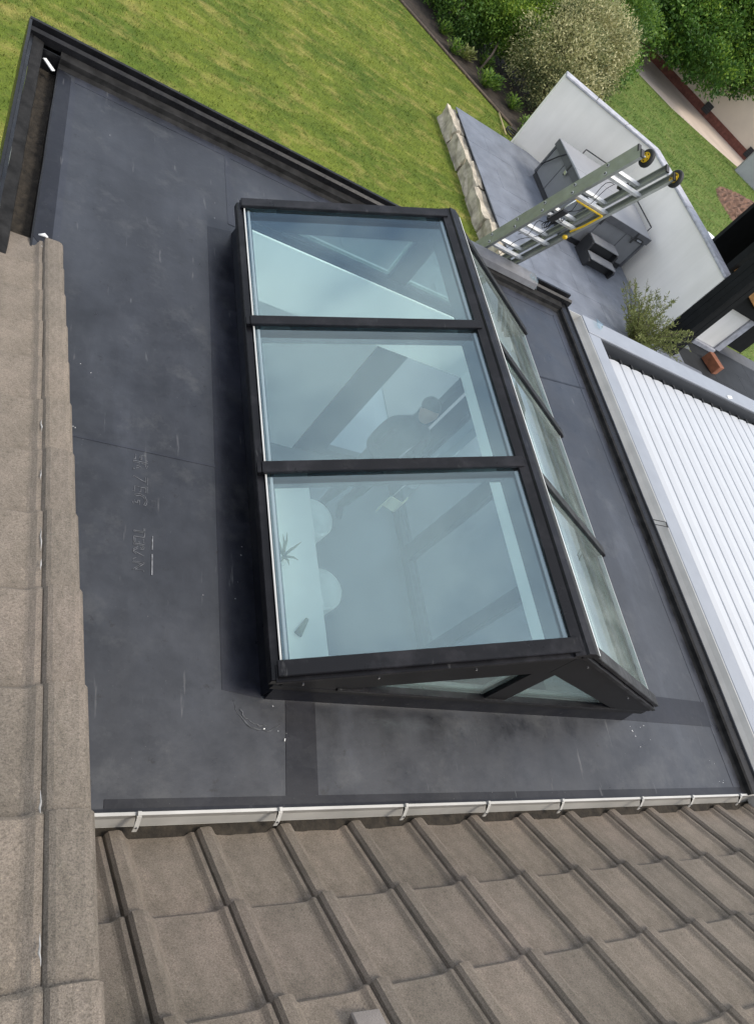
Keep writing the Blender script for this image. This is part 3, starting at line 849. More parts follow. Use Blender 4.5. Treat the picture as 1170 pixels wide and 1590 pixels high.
# ================================================================== LOUVRED PERGOLA
pg = tag(empty('louvred_pergola', (6.4, 2.4, PZ)), 'grey framed pergola roof with white closed louvres beside the flat roof', 'pergola')
GAl = M['grey_alu']
PX1 = 8.6
box('beam', (4.560, .05, -.16), (4.715, 4.285, .045), GAl, pg, .004)
box('beam', (4.560, 4.288, -.16), (PX1, 4.500, .050), GAl, pg, .004)
box('beam', (PX1 - .155, .05, -.16), (PX1, 4.285, .045), GAl, pg, .004)
box('beam', (4.560, -.11, -.16), (PX1, .046, .045), GAl, pg, .004)
box('inner_gutter', (4.718, 4.16, -.19), (PX1 - .16, 4.285, -.150), M['dark_alu'], pg)
box('inner_strip', (4.718, 4.268, -.149), (PX1 - .16, 4.2865, .036), M['dark_alu'], pg)  # thin dark strip covering the inner face of the far beam
x = 4.735
lv = None
while x + .15 < PX1 - .16:
    if lv is None:
        poly = [(x, -.062), (x + .008, -.050), (x + .060, -.042), (x + .122, -.044), (x + .150, -.053), (x + .154, -.060), (x + .150, -.085), (x, -.085)]
        lv = prism('louvre', poly, 'y', .06, 4.20, M['louvre'], pg)
        x_first = x
    else:
        o = lv.copy(); COL.objects.link(o); o.location = lv.location + Vector((x - x_first, 0, 0))
    box('louvre_pin', (x + .03, 4.2005, -.075), (x + .055, 4.266, -.055), M['dark_alu'], pg)
    x += .1585
for xx, yy_ in ((4.62, 4.42), (8.5, 4.42), (8.5, .0)):
    box('post', (xx - .06, yy_ - .06, PZ), (xx + .06, yy_ + .06, -.161), GAl, pg, .004)
# small clear plastic scrap on the corner of the pergola
vs = [(4.74 + random.uniform(-.04, .05), 4.43 + random.uniform(-.06, .06), .052 + random.uniform(0, .035)) for _ in range(14)]
bm = bmesh.new()
for v in vs: bm.verts.new(v)
bmesh.ops.convex_hull(bm, input=bm.verts)
me = bpy.data.meshes.new('plastic_scrap'); bm.to_mesh(me); bm.free()
tag(link('plastic_scrap', me, M['window_glass']), 'crumpled clear plastic scrap on the corner of the grey pergola frame', 'scrap')
for k in range(3):
    pass
sc2 = box('foil_scrap', (-.05, -.018, 0), (.05, .018, .008), M['white_flake'], None, .004)
sc2.location = (7.0, 4.22, .008); sc2.rotation_euler = (0.1, 0, .3)
sc2.location = (6.72, 4.33, .0505)
tag(sc2, 'small white scrap lying on the grey pergola beam near the louvres', 'scrap')

# ================================================================== LADDER
ld = tag(empty('extension_ladder', (3.56, 5.97, PZ)), 'aluminium extension ladder leaning over the black roof edge, wheels at its top', 'ladder')
LA = math.radians(25)
LU = Vector((0, -math.sin(LA), math.cos(LA))); LN = Vector((0, math.cos(LA), math.sin(LA))); LC = Vector((0, 4.66, .125))
def lp(x, n, t):
    v = LC + LN * n + LU * t
    return Vector((x, v.y, v.z))
def lbox(name, x0, x1, n0, n1, t0, t1, mat, parent, bev=0):
    c = [(x, n, t) for t in (t0, t1) for n in (n0, n1) for x in (x0, x1)]
    vs = [lp(*q) for q in c]
    fs = [(0, 2, 3, 1), (4, 5, 7, 6), (0, 1, 5, 4), (2, 6, 7, 3), (0, 4, 6, 2), (1, 3, 7, 5)]
    me = mesh(name, vs, fs)
    if bev: bevel_mesh(me, bev)
    return link(name, me, mat, parent)
def channel(name, x_out, dirx, n0, n1, t0, t1, parent, mat):
    """C-section rail: web at x_out, flanges toward dirx"""
    w, th = .026, .004
    P = [(0, n0), (0, n1), (w, n1), (w, n1 - th), (th, n1 - th), (th, n0 + th), (w, n0 + th), (w, n0)]
    vs = [lp(x_out + dirx * u, n, t) for t in (t0, t1) for u, n in P]
    m = len(P)
    fs = [tuple(range(m)), tuple(range(2 * m - 1, m - 1, -1))] + [(i, i + m, (i + 1) % m + m, (i + 1) % m) for i in range(m)]
    me = mesh(name, vs, fs)
    bm = bmesh.new(); bm.from_mesh(me); bmesh.ops.recalc_face_normals(bm, faces=bm.faces); bm.to_mesh(me); bm.free()
    return link(name, me, mat, parent)
TB = -2.98
xl, xr = 3.435, 3.800
secs = ((.000, .052, TB + .06, 1.41, 0), (.072, .124, TB, 1.37, 1))
for n0, n1, t0, t1, far in secs:
    ins = .022 if far else 0
    for xo, dx in ((xl + ins, 1), (xr - ins, -1)):
        r = channel('rail', xo, dx, n0, n1, t0, t1, ld, M['ladder_alu'])
        lbox('end_cap', xo - .002 if dx > 0 else xo - .028, xo + .028 if dx > 0 else xo + .002, n0 - .002, n1 + .002, t1, t1 + .012, M['black_plastic'], r, .002)
        if not far:
            pass
        k = -10
        while .02 + .28 * k < t1 - .05:
            t = .02 + .28 * k
            if t > t0 + .05:
                c = lp(xo - dx * .002, (n0 + n1) / 2, t)
                lathe('rung_end', [(.004, 0), (.012, 0), (.013, .002), (.010, .004), (.006, .002)], c, (-dx, 0, 0), M['rung_alu'], r, 10)
                lathe('rung_hole', [(.0075, .0025), (.0075, .0048)], c, (-dx, 0, 0), M['black_plastic'], r, 10)
            k += 1
    k = -10
    while .02 + .28 * k < t1 - .05:
        t = .02 + .28 * k
        if t > t0 + .05:
            nc = (n0 + n1) / 2
            a, b = xl + ins + .004, xr - ins - .004
            # D-section rung
            pr = [(-.013, -.012), (.013, -.015), (.015, 0), (.013, .015), (-.013, .012)]
            vs = [lp(xx, nc + q, t + s) for xx in (a, b) for s, q in pr]
            fs = [tuple(range(5)), tuple(range(9, 4, -1))] + [(i, i + 5, (i + 1) % 5 + 5, (i + 1) % 5) for i in range(5)]
            me = mesh('rung', vs, fs)
            bm = bmesh.new(); bm.from_mesh(me); bmesh.ops.recalc_face_normals(bm, faces=bm.faces); bm.to_mesh(me); bm.free()
            link('rung', me, M['rung_alu'], ld)
        k += 1
# feet
for xo in (xl + .035, xr - .035):
    lbox('foot', xo - .02, xo + .02, .060, .126, TB - .03, TB + .03, M['black_plastic'], ld, .004)
# wheels
for xo, s in ((xl + .075, 1), (xr + .012, 1)):
    w = empty('wheel', lp(xo, .035, 1.43)); w.parent = ld; w.matrix_parent_inverse = inv_of(ld)
    c = lp(xo, .030, 1.405)
    lathe('tyre', [(.034, -.013), (.050, -.015), (.057, -.010), (.059, 0), (.057, .010), (.050, .015), (.034, .013)], c, (1, 0, 0), M['rubber'], w, 28)
    lathe('rim', [(.007, -.019), (.018, -.019), (.022, -.015), (.030, -.017), (.0335, -.018), (.0345, 0), (.0335, .018), (.030, .017), (.022, .015), (.018, .019), (.007, .019)], c, (1, 0, 0), M['yellow'], w, 20)
    for a in range(5):
        an = a * 2 * math.pi / 5
        cc = c + LN * (.024 * math.cos(an)) + LU * (.024 * math.sin(an))
        lathe('rim_hole', [(.0045, -.0185), (.0045, .0185)], cc, (1, 0, 0), M['black_plastic'], w, 8)
    tube('axle', [c + Vector((-.03, 0, 0)), c + Vector((.03, 0, 0))], .005, M['steel'], w, 8)
# yellow stay and knob, cords
lbox('stay_bar', 3.47, 3.76, -.010, -.002, .848, .862, M['yellow'], ld, .002)
vs, fs = tube_geo([lp(3.750, -.012, .86), lp(3.742, -.020, .70), lp(3.73, -.016, .585)], .008, 6)
link('stay_bar', mesh('stay_bar', vs, fs), M['yellow'], ld)
tube('stay_bar', [lp(3.475, -.01, .86), lp(3.48, -.02, .60)], .005, M['steel'], ld, 6)
lathe('knob', [(.010, -.010), (.018, -.008), (.020, 0), (.018, .010), (.008, .014)], lp(3.75, -.02, .515), -LN, M['yellow'], ld, 12)
lbox('lock_plate', 3.50, 3.56, -.010, .012, .56, .72, M['black_plastic'], ld, .004)
rp = random.Random(2)
for xx, t0, t1, ph in ((3.62, -.9, 1.08, 0), (3.56, .2, 1.10, 1.3)):
    pts = [lp(xx + .012 * math.sin(6 * i / 30 * 2 + ph) + rp.uniform(-.004, .004), .040 + .03 * math.sin(i * .9 + ph), t0 + (t1 - t0) * i / 30) for i in range(31)]
    tube('cord', pts, .0024, M['rope'], ld, 5)
pts = [lp(3.57 + .022 * math.cos(i * .8) + .001 * i, .02 + .012 * math.sin(i * 1.7), .50 + .07 * math.sin(i * .8) + .002 * i) for i in range(34)]
tube('cord', pts, .0035, M['rope'], ld, 5)
lathe('pulley', [(.012, -.010), (.022, -.009), (.017, 0), (.022, .009), (.012, .010)], lp(3.62, .03, 1.115), (1, 0, 0), M['black_plastic'], ld, 14)
# rubber mat under the ladder on the edge
pr = [(4.500, .0575), (4.512, .098), (4.540, .1085), (4.580, .112), (4.600, .117), (4.622, .114), (4.628, .0), (4.632, .0), (4.628, .119), (4.600, .122), (4.540, .1135), (4.506, .103), (4.490, .058)]
mt = prism('rubber_mat', pr, 'x', 3.235, 3.965, M['mat_rubber'])
tag(mt, 'grey rubber mat folded over the black roof edge below the ladder', 'mat')
vs, fs = [], []
for i in range(9):
    for j in range(4):
        vs.append((3.88 + .012 * i, 4.492 + .042 * j, .118 + .008 * math.sin(i * 1.9 + j * 2.3) + (.0 if j else -.050)))
for i in range(8):
    for j in range(3):
        fs.append((i * 4 + j, i * 4 + 4 + j, i * 4 + 5 + j, i * 4 + 1 + j))
tp = link('clear_tape', mesh('clear_tape', vs, fs), M['window_glass'], mt)

# ================================================================== GARDEN: edging stones, wall, tub
eg = tag(empty('stone_edging', (8.05, 13, LZ)), 'row of rough limestone blocks along the raised patio edge', 'stone edging')
def rough_block(name, lo, hi, seed, mat, parent, amp=.025):
    bm = bmesh.new()
    bmesh.ops.create_cube(bm, size=1)
    bmesh.ops.subdivide_edges(bm, edges=bm.edges, cuts=3, use_grid_fill=True)
    rn = random.Random(seed)
    c = [(a + b) / 2 for a, b in zip(lo, hi)]; s = [b - a for a, b in zip(lo, hi)]
    for v in bm.verts:
        v.co = Vector([c[i] + v.co[i] * s[i] + rn.uniform(-amp, amp) for i in range(3)])
    me = bpy.data.meshes.new(name); bm.to_mesh(me); bm.free()
    return link(name, me, mat, parent)
y = 15.02
i = 0
while y > 9.2:
    L = (.98, .92, .88, 1.0, .85, .9, .8)[i % 7]
    h = (-2.66, -2.68, -2.655, -2.69, -2.665, -2.68, -2.67)[i % 7]
    rough_block('stone', (7.86 + .02 * (i % 3), y - L + .03, LZ - .08), (8.10, y - .02, h), 20 + i, M['stone'], eg)
    y -= L; i += 1

gw = tag(empty('garden_wall', (12, 13, PZ)), 'white rendered garden wall with grey coping behind the hot tub', 'garden wall')
wp = [(9.80, 15.16), (12.12, 14.18), (12.17, 11.2), (12.18, 10.11)]
wz = [-1.0, -.91, -.93, -.965]
def offs(i, d):
    """wall point i moved outward (away from the patio) by d, mitred"""
    p = Vector(wp[i])
    ns = []
    for a, b in ((i - 1, i), (i, i + 1)):
        if 0 <= a and b < len(wp):
            t = (Vector(wp[b]) - Vector(wp[a])).normalized(); ns.append(Vector((-t.y, t.x)))
    n = sum(ns, Vector((0, 0))).normalized()
    k = 1 / max(.5, n.dot(ns[0]))
    return p + n * d * k
for i in range(3):
    a0, b0, a1, b1 = offs(i, 0), offs(i + 1, 0), offs(i, .24), offs(i + 1, .24)
    vs = [(*q, LZ - .1) for q in (a0, b0, b1, a1)] + [(*a0, wz[i]), (*b0, wz[i + 1]), (*b1, wz[i + 1]), (*a1, wz[i])]
    fs = [(0, 1, 2, 3), (7, 6, 5, 4), (0, 4, 5, 1), (1, 5, 6, 2), (2, 6, 7, 3), (3, 7, 4, 0)]
    me = mesh('wall_panel', vs, fs); bm = bmesh.new(); bm.from_mesh(me); bmesh.ops.recalc_face_normals(bm, faces=bm.faces); bm.to_mesh(me); bm.free()
    link('wall_panel', me, M['render'], gw)
    # coping stones
    n = 3 if i < 2 else 2
    for k in range(n):
        t0, t1 = k / n + .002, (k + 1) / n - .002
        L = lambda d, t: offs(i, d).lerp(offs(i + 1, d), t)
        z = lambda t: wz[i] + (wz[i + 1] - wz[i]) * t
        for nm, d0, d1, h0, h1, mat in (('coping', -.035, .275, .001, .055, M['cap']), ):
            vs = [(*L(d, t), z(t) + h) for h in (h0, h1) for d, t in ((d0, t0), (d0, t1), (d1, t1), (d1, t0))]
            vs += []
            me = mesh(nm, vs, [(3, 2, 1, 0), (4, 5, 6, 7), (0, 1, 5, 4), (1, 2, 6, 5), (2, 3, 7, 6), (3, 0, 4, 7)])
            bevel_mesh(me, .012)
            link(nm, me, mat, gw)

tub = tag(empty('hot_tub', (10.88, 12.98, PZ)), 'square grey hot tub under a light grey cover by the white wall', 'hot tub')
tx0, tx1, ty0, ty1, tz = 9.93, 11.86, 11.90, 14.04, -1.67
box('base', (tx0 + .05, ty0 + .05, PZ), (tx1 - .05, ty1 - .05, PZ + .10), M['black_plastic'], tub)
box('shell', (tx0 + .04, ty0 + .04, PZ + .10), (tx1 - .04, ty1 - .04, tz - .13), M['tub_panel'], tub, .03, 2)
for a, b in ((tx0, ty0), (tx1, ty0), (tx0, ty1), (tx1, ty1)):
    cx_, cy_ = (a + (.05 if a == tx0 else -.05)), (b + (.05 if b == ty0 else -.05))
    box('corner_post', (cx_ - .035, cy_ - .035, PZ + .08), (cx_ + .035, cy_ + .035, tz - .13), M['tub_skirt'], tub, .012)
for (lo, hi) in (((tx0 + .032, ty0 + .70, PZ + .12), (tx0 + .038, ty0 + .712, tz - .14)), ((tx0 + .032, ty0 + 1.45, PZ + .12), (tx0 + .038, ty0 + 1.462, tz - .14)), ((tx0 + .6, ty0 + .032, PZ + .12), (tx0 + .612, ty0 + .038, tz - .14)), ((tx0 + 1.32, ty0 + .032, PZ + .12), (tx0 + 1.332, ty0 + .038, tz - .14))):
    box('panel_joint', lo, hi, M['tub_skirt'], tub)
ym = (ty0 + ty1) / 2
for y0, y1, r in ((ty0, ym - .004, 0), (ym + .004, ty1, 1)):
    z0 = tz - .10
    e0, e1 = (tz - .03, tz) if r == 0 else (tz, tz - .03)
    vs = [(tx0, y0, z0), (tx1, y0, z0), (tx1, y1, z0), (tx0, y1, z0), (tx0, y0, e0), (tx1, y0, e0), (tx1, y1, e1), (tx0, y1, e1)]
    me = mesh('cover', vs, [(3, 2, 1, 0), (4, 5, 6, 7), (0, 1, 5, 4), (1, 2, 6, 5), (2, 3, 7, 6), (3, 0, 4, 7)])
    bevel_mesh(me, .015, 2)
    link('cover', me, M['tub_cover'], tub)
for lo, hi in (((tx0 - .006, ty0 + .004, tz - .185), (tx0 - .002, ty1 - .004, tz - .04)), ((tx0 + .0, ty0 - .006, tz - .185), (tx1, ty0 - .002, tz - .04)), ((tx1 + .002, ty0, tz - .185), (tx1 + .006, ty1, tz - .04)), ((tx0, ty1 + .002, tz - .185), (tx1, ty1 + .006, tz - .04))):
    box('cover_skirt', lo, hi, M['tub_skirt'], tub)
# straps, clips, lifter
tube('strap', [(tx0 - .012, ty1 - .55, tz - .05), (tx0 - .012, ty1 - .40, tz - .22), (tx0 - .006, ty1 - .10, tz - .62)], .014, M['black_plastic'], tub, 6)
for yy_ in (ty0 + .55, ty1 - .95):
    prism('strap', [(yy_, tz - .05), (yy_ + .045, tz - .05), (yy_ + .045, tz - .30), (yy_, tz - .30)], 'x', tx0 - .012, tx0 - .0065, M['black_plastic'], tub)
box('buckle', (tx0 - .022, ty1 - .99, tz - .27), (tx0 - .012, ty1 - .90, tz - .20), M['steel'], tub, .003)
for xx in (tx1 - .42, tx0 + .55):
    box('strap', (xx, ty0 - .014, tz - .30), (xx + .05, ty0 - .0065, tz - .05), M['black_plastic'], tub)
box('control_panel', (tx1 - .36, ty0 - .026, tz - .215), (tx1 - .14, ty0 - .007, tz - .13), M['black_plastic'], tub, .008)
box('control_panel', (tx1 - .32, ty0 - .029, tz - .19), (tx1 - .19, ty0 - .0265, tz - .155), M['grey_alu'], tub)
tube('cover_lifter', [(tx1 + .05, ty0 + .35, tz - .35), (tx1 + .06, ty0 + .35, tz + .06), (tx1 + .06, ty1 - .25, tz + .06), (tx1 + .05, ty1 - .25, tz - .35)], .014, M['black_plastic'], tub, 8)
tube('cover_lifter', [(tx0 + .75, ty1 + .05, tz + .055), (tx1 - .10, ty1 + .05, tz + .055)], .013, M['black_plastic'], tub, 8)
tube('cover_lifter', [(tx0 + .75, ty1 + .05, tz + .055), (tx0 + .75, ty1 + .05, tz - .4)], .013, M['black_plastic'], tub, 8)

st = tag(empty('tub_steps', (10.75, 11.6, PZ)), 'black two tread plastic steps in front of the hot tub', 'steps')
sx0, sx1 = 10.42, 11.22
for x0 in (sx0, sx1 - .05):
    prism('side_panel', [(11.30, PZ), (11.26, PZ + .16), (11.31, PZ + .20), (11.52, PZ + .20), (11.54, PZ + .38), (11.58, PZ + .40), (11.85, PZ + .40), (11.85, PZ)], 'x', x0, x0 + .05, M['black_plastic'], st, .004)
box('tread', (sx0 + .03, 11.27, PZ + .201), (sx1 - .03, 11.54, PZ + .232), M['step_top'], st, .010)
box('tread', (sx0 + .03, 11.55, PZ + .401), (sx1 - .03, 11.85, PZ + .432), M['step_top'], st, .010)
box('riser', (sx0 + .051, 11.40, PZ), (sx1 - .051, 11.42, PZ + .20), M['black_plastic'], st)
box('riser', (sx0 + .051, 11.64, PZ + .2), (sx1 - .051, 11.66, PZ + .40), M['black_plastic'], st)

# ================================================================== RIGHT: black timber shelter, low white pillar, planks
sh = tag(empty('timber_shelter', (12.6, 9.7, PZ)), 'black stained timber shelter wall rising beside the white garden wall', 'shelter')
BT = M['black_timber']
for k in range(3):
    y0 = 9.65 + .152 * k
    box('board', (12.19 + .003 * (k % 2), y0, PZ + .01), (12.22, y0 + .148, .9), BT, sh, .003)
for k in range(2):
    x0 = 12.222 + .14 * k
    box('board', (x0, 9.65 - .003 * (k % 2), PZ + .01), (x0 + .136, 9.68, .9), BT, sh, .003)
box('core', (12.222, 9.682, PZ), (12.50, 10.10, .88), BT, sh)
box('lintel', (12.502, 10.46, -1.50), (16.2, 10.62, .88), BT, sh, .004)
box('rear_panel', (12.502, 11.3, PZ), (16.2, 11.38, .88), BT, sh)
box('roof_board', (12.1, 9.6, .905), (16.3, 11.9, .96), BT, sh)
wb = box('wooden_beam', (-.045, -.75, -.07), (.045, .75, .07), M['wood'], None, .006)
wb.location = (13.33, 10.41, -1.00); wb.rotation_euler = (.27, 0, 1.571)
tag(wb, 'orange brown wooden beam fixed inside the black timber shelter', 'beam')
pl = tag(empty('white_pillar', (14.1, 10.7, PZ)), 'low white block with grey stone edge inside the black shelter', 'pillar')
box('body', (13.74, 10.64, PZ + .10), (14.46, 11.2, -1.50), M['render'], pl, .01)
box('plinth', (13.70, 10.56, PZ), (14.50, 11.2, PZ + .0995), M['cap'], pl, .008)
box('edge_strip', (14.462, 10.60, PZ + .10), (14.66, 11.2, -1.48), M['cap'], pl, .008)
br = box('wooden_crate', (-.10, -.22, 0), (.10, .22, .22), M['brown_wood'], None, .006)
br.location = (13.95, 9.95, PZ + .003); br.rotation_euler = (0, 0, .25)
tag(br, 'small red brown wooden box on the dark paving below the white block', 'box')

# white plastic sheet beyond the wall
ws = tag(empty('garden_table', (15.5, 13, LZ)), 'white garden table just beyond the wall beside the black shelter', 'table')
T = [(15.9, 13.3), (16.35, 15.2), (17.4, 14.8), (18.2, 13.2)]
prism('table_top', T, 'z', -1.93, -1.90, M['white_gloss'], ws, .006)
for (a, b) in [(16.1, 13.5), (16.5, 14.95), (17.2, 14.6), (17.8, 13.4)]:
    box('leg', (a - .03, b - .03, LZ), (a + .03, b + .03, -1.9305), M['white_gloss'], ws)

# neighbouring house: rendered wall, brick plinth with vents
nh = tag(empty('neighbour_house', (31, 33, LZ)), 'cream rendered house wall with a red brick plinth beyond the path', 'house')
h0, h1 = Vector((25.6, 37.5)), Vector((33.6, 30.2))
hd = (h1 - h0).normalized(); hn = Vector((hd.y, -hd.x))
if hn.dot(-h0) < 0: hn = -hn
def hbox(nm, s0, s1, o0, o1, z0, z1, mat, parent, bev=0):
    q = lambda s, o, z: (*(h0 + hd * s + hn * o), z)
    vs = [q(s, o, z) for z in (z0, z1) for s, o in ((s0, o0), (s1, o0), (s1, o1), (s0, o1))]
    me = mesh(nm, vs, [(3, 2, 1, 0), (4, 5, 6, 7), (0, 1, 5, 4), (1, 2, 6, 5), (2, 3, 7, 6), (3, 0, 4, 7)])
    bm = bmesh.new(); bm.from_mesh(me); bmesh.ops.recalc_face_normals(bm, faces=bm.faces); bm.to_mesh(me); bm.free()
    if bev: bevel_mesh(me, bev)
    return link(nm, me, mat, parent)
hbox('wall', -6, 16, -.4, 0, LZ + .40, 3.5, M['cream_wall'], nh)
hbox('brick_plinth', -6, 16, -.38, .04, LZ, LZ + .40, M['brick'], nh)
for s in (5.2, 8.3):
    v = hbox('vent', s, s + .42, .042, .075, LZ + .16, LZ + .62, M['black_plastic'], nh, .006)
    for k in range(4):
        hbox('slat', s + .03, s + .39, .076, .09, LZ + .20 + .1 * k, LZ + .25 + .1 * k, M['dark_alu'], v)
gwl = tag(empty('grey_wall', (32, 30, LZ)), 'pale grey concrete wall at the right edge in front of the cream house', 'wall')
a = Vector((28.9, 28.6)); b = Vector((33.5, 25.4)); t = (b - a).normalized(); n = Vector((-t.y, t.x))
vs = [(*q, z) for z in (LZ, LZ + 1.9) for q in (a, b, b + n * .3, a + n * .3)]
me = mesh('wall_panel', vs, [(3, 2, 1, 0), (4, 5, 6, 7), (0, 1, 5, 4), (1, 2, 6, 5), (2, 3, 7, 6), (3, 0, 4, 7)])
bm = bmesh.new(); bm.from_mesh(me); bmesh.ops.recalc_face_normals(bm, faces=bm.faces); bm.to_mesh(me); bm.free()
link('wall_panel', me, M['concrete'], gwl)
vs = [(*q, z) for z in (LZ + 1.901, LZ + 1.96) for q in (a - n * .04, b - n * .04, b + n * .34, a + n * .34)]
link('coping', mesh('coping', vs, [(3, 2, 1, 0), (4, 5, 6, 7), (0, 1, 5, 4), (1, 2, 6, 5), (2, 3, 7, 6), (3, 0, 4, 7)]), M['cap'], gwl)
# soil heap
bm = bmesh.new()
bmesh.ops.create_grid(bm, x_segments=44, y_segments=44, size=1)
rn = random.Random(9)
for v in bm.verts:
    r = v.co.length
    h = max(0, 1 - r * r) * .75
    v.co = Vector((26.3 + v.co.x * 2.6, 22.4 + v.co.y * 2.6, LZ - .02 + h * .8 + (rn.uniform(-.05, .09) if h > .02 else 0)))
me = bpy.data.meshes.new('soil_heap'); bm.to_mesh(me); bm.free()
M['heap'] = plain('red_brown_soil', (0.16, 0.09, 0.06), 0.95, var=0.5, vscale=5, bmp=0.9, bscale=12)
tag(link('soil_heap', me, M['heap']), 'heap of red brown soil on the far lawn at the right edge', 'soil heap')

# ================================================================== VEGETATION
def leaves(center, radii, n, size, rng, aspect=.45, clumps=40, clump_r=.32, zlow=-.85, shell=.55, tone_top=.35):
    """leaf quads in clumps spread through an ellipsoid; tone = own colour random per leaf and clump, with sunlit tops painted in"""
    c = np.asarray(center); R = np.asarray(radii)
    d = rng.normal(size=(clumps, 3)); d /= np.linalg.norm(d, axis=1)[:, None]
    rad = (shell + (1 - shell) * rng.random(clumps)) ** .8 * (.78 + .34 * rng.random(clumps))
    cc = d * rad[:, None]
    cc[:, 2] = np.maximum(cc[:, 2], zlow)
    ct = rng.random(clumps)
    idx = rng.integers(0, clumps, n)
    off = rng.normal(size=(n, 3)) * clump_r
    p = cc[idx] + off
    keep = (np.linalg.norm(p, axis=1) < 1.12 + .1 * rng.random(n)) & (p[:, 2] > -1.0)
    p, idx = p[keep], idx[keep]; n = len(p)
    out = p / np.maximum(np.linalg.norm(p, axis=1), .2)[:, None]
    pos = c + p * R
    ax = out + rng.normal(size=(n, 3)) * .75; ax /= np.linalg.norm(ax, axis=1)[:, None]
    sd = np.cross(ax, rng.normal(size=(n, 3))); sd /= np.linalg.norm(sd, axis=1)[:, None] + 1e-6
    L = size * (0.6 + .8 * rng.random(n)); Wd = L * aspect
    a = pos - ax * (L / 2)[:, None]; b = pos + sd * (Wd / 2)[:, None]; e = pos + ax * (L / 2)[:, None]; f = pos - sd * (Wd / 2)[:, None]
    vs = np.stack([a, b, e, f], 1).reshape(-1, 3)
    fs = np.arange(4 * n).reshape(-1, 4)
    tone = np.clip(.28 + .60 * (ct[idx] - .5) + .42 * (rng.random(n) - .5) + tone_top * np.clip(.5 + p[:, 2] * .5, 0, 1), 0, 1)  # height term paints sunlight into the colour of the upper leaves
    return vs, fs, tone

def plant(name, label, cat, base, blobs, mat, n, size, seed, group=None, aspect=.45, stems=(), tone_top=.3, clump_r=.17, clumps=55):
    rng = np.random.default_rng(seed)
    root = tag(empty(name, base), label, cat, group)
    V, F, T, o = [], [], [], 0
    tot = sum(r[0] * r[1] * r[2] for c, r in blobs) ** 1
    for c, r in blobs:
        k = int(n * (r[0] * r[1] * r[2]) / tot)
        v, f, t = leaves(c, r, k, size, rng, aspect, clumps=clumps, clump_r=clump_r, tone_top=tone_top)
        V.append(v); F.append(f + o); T.append(t); o += len(v)
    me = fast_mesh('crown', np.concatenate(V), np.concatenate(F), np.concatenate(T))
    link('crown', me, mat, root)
    for pts, r in stems:
        tube('trunk', pts, r, M['bark'], root, 8)
    return root

# clipped dark bush at the top, partly out of frame
plant('conifer_bush', 'dark green bush at the far end of the lawn edge, leftmost shrub', 'bush', (9.7, 20.8, LZ), [((9.75, 20.75, -2.35), (.85, .85, .75)), ((9.3, 21.7, -2.2), (.9, .9, .9)), ((10.3, 20.6, -2.3), (.6, .6, .65))], M['leaf_dark'], 26000, .075, 1,
      stems=[([(9.7, 20.8, LZ), (9.7, 20.8, -2.4)], [.06, .04])])
plant('round_bush', 'bright green rounded bush on a thin leaning stem behind the lawn', 'bush', (10.3, 19.35, LZ), [((10.7, 20.7, -2.0), (.90, .90, .85)), ((11.5, 21.5, -1.65), (1.0, 1.0, 1.0)), ((11.2, 20.2, -2.0), (.7, .7, .7)), ((11.9, 20.6, -2.2), (.6, .6, .6))], M['leaf_bright'], 34000, .075, 2,
      stems=[([(10.3, 19.3, LZ), (10.45, 19.5, -2.6), (10.95, 20.6, -2.1)], [.035, .03, .02])])
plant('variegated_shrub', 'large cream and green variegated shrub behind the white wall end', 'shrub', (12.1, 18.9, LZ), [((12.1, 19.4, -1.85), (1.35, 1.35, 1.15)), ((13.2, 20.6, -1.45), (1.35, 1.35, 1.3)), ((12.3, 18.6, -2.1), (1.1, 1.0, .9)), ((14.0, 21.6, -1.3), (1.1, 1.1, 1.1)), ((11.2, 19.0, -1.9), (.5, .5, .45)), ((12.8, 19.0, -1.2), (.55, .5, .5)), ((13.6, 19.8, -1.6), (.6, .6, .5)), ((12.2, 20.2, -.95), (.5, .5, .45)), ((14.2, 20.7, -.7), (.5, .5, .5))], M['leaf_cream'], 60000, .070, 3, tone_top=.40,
      stems=[([(12.1, 18.9, LZ), (12.1, 19.2, -2.2)], [.07, .04]), ([(12.1, 18.7, LZ), (12.3, 18.5, -2.3)], [.04, .02])])
plant('hedge_bush', 'dark green hedge bush between the variegated shrub and the big tree', 'bush', (17.0, 25.6, LZ), [((16.6, 25.6, -2.0), (1.7, 1.7, 1.1)), ((18.6, 28.6, -1.7), (1.9, 1.9, 1.4))], M['leaf_dark'], 22000, .12, 4,
      stems=[([(17.0, 25.6, LZ), (16.8, 25.6, -2.0)], [.1, .06])])
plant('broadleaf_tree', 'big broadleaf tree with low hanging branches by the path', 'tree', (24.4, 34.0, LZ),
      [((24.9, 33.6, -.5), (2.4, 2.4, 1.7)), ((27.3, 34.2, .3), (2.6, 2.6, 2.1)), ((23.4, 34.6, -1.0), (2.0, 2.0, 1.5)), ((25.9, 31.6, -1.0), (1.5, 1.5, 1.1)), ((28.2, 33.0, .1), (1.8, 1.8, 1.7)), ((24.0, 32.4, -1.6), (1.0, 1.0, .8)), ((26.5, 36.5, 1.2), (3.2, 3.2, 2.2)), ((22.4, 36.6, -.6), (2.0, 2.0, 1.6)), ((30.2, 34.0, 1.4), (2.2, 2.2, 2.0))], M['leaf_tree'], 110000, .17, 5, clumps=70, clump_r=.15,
      stems=[([(24.4, 34.0, LZ), (24.5, 34.0, -1.9), (25.0, 33.8, -.4)], [.26, .20, .12]), ([(24.5, 34.0, -2.1), (26.4, 33.2, -.8), (28.0, 33.2, .2)], [.12, .08, .03]), ([(24.5, 34.0, -2.0), (23.2, 35.2, -.8)], [.12, .04])])
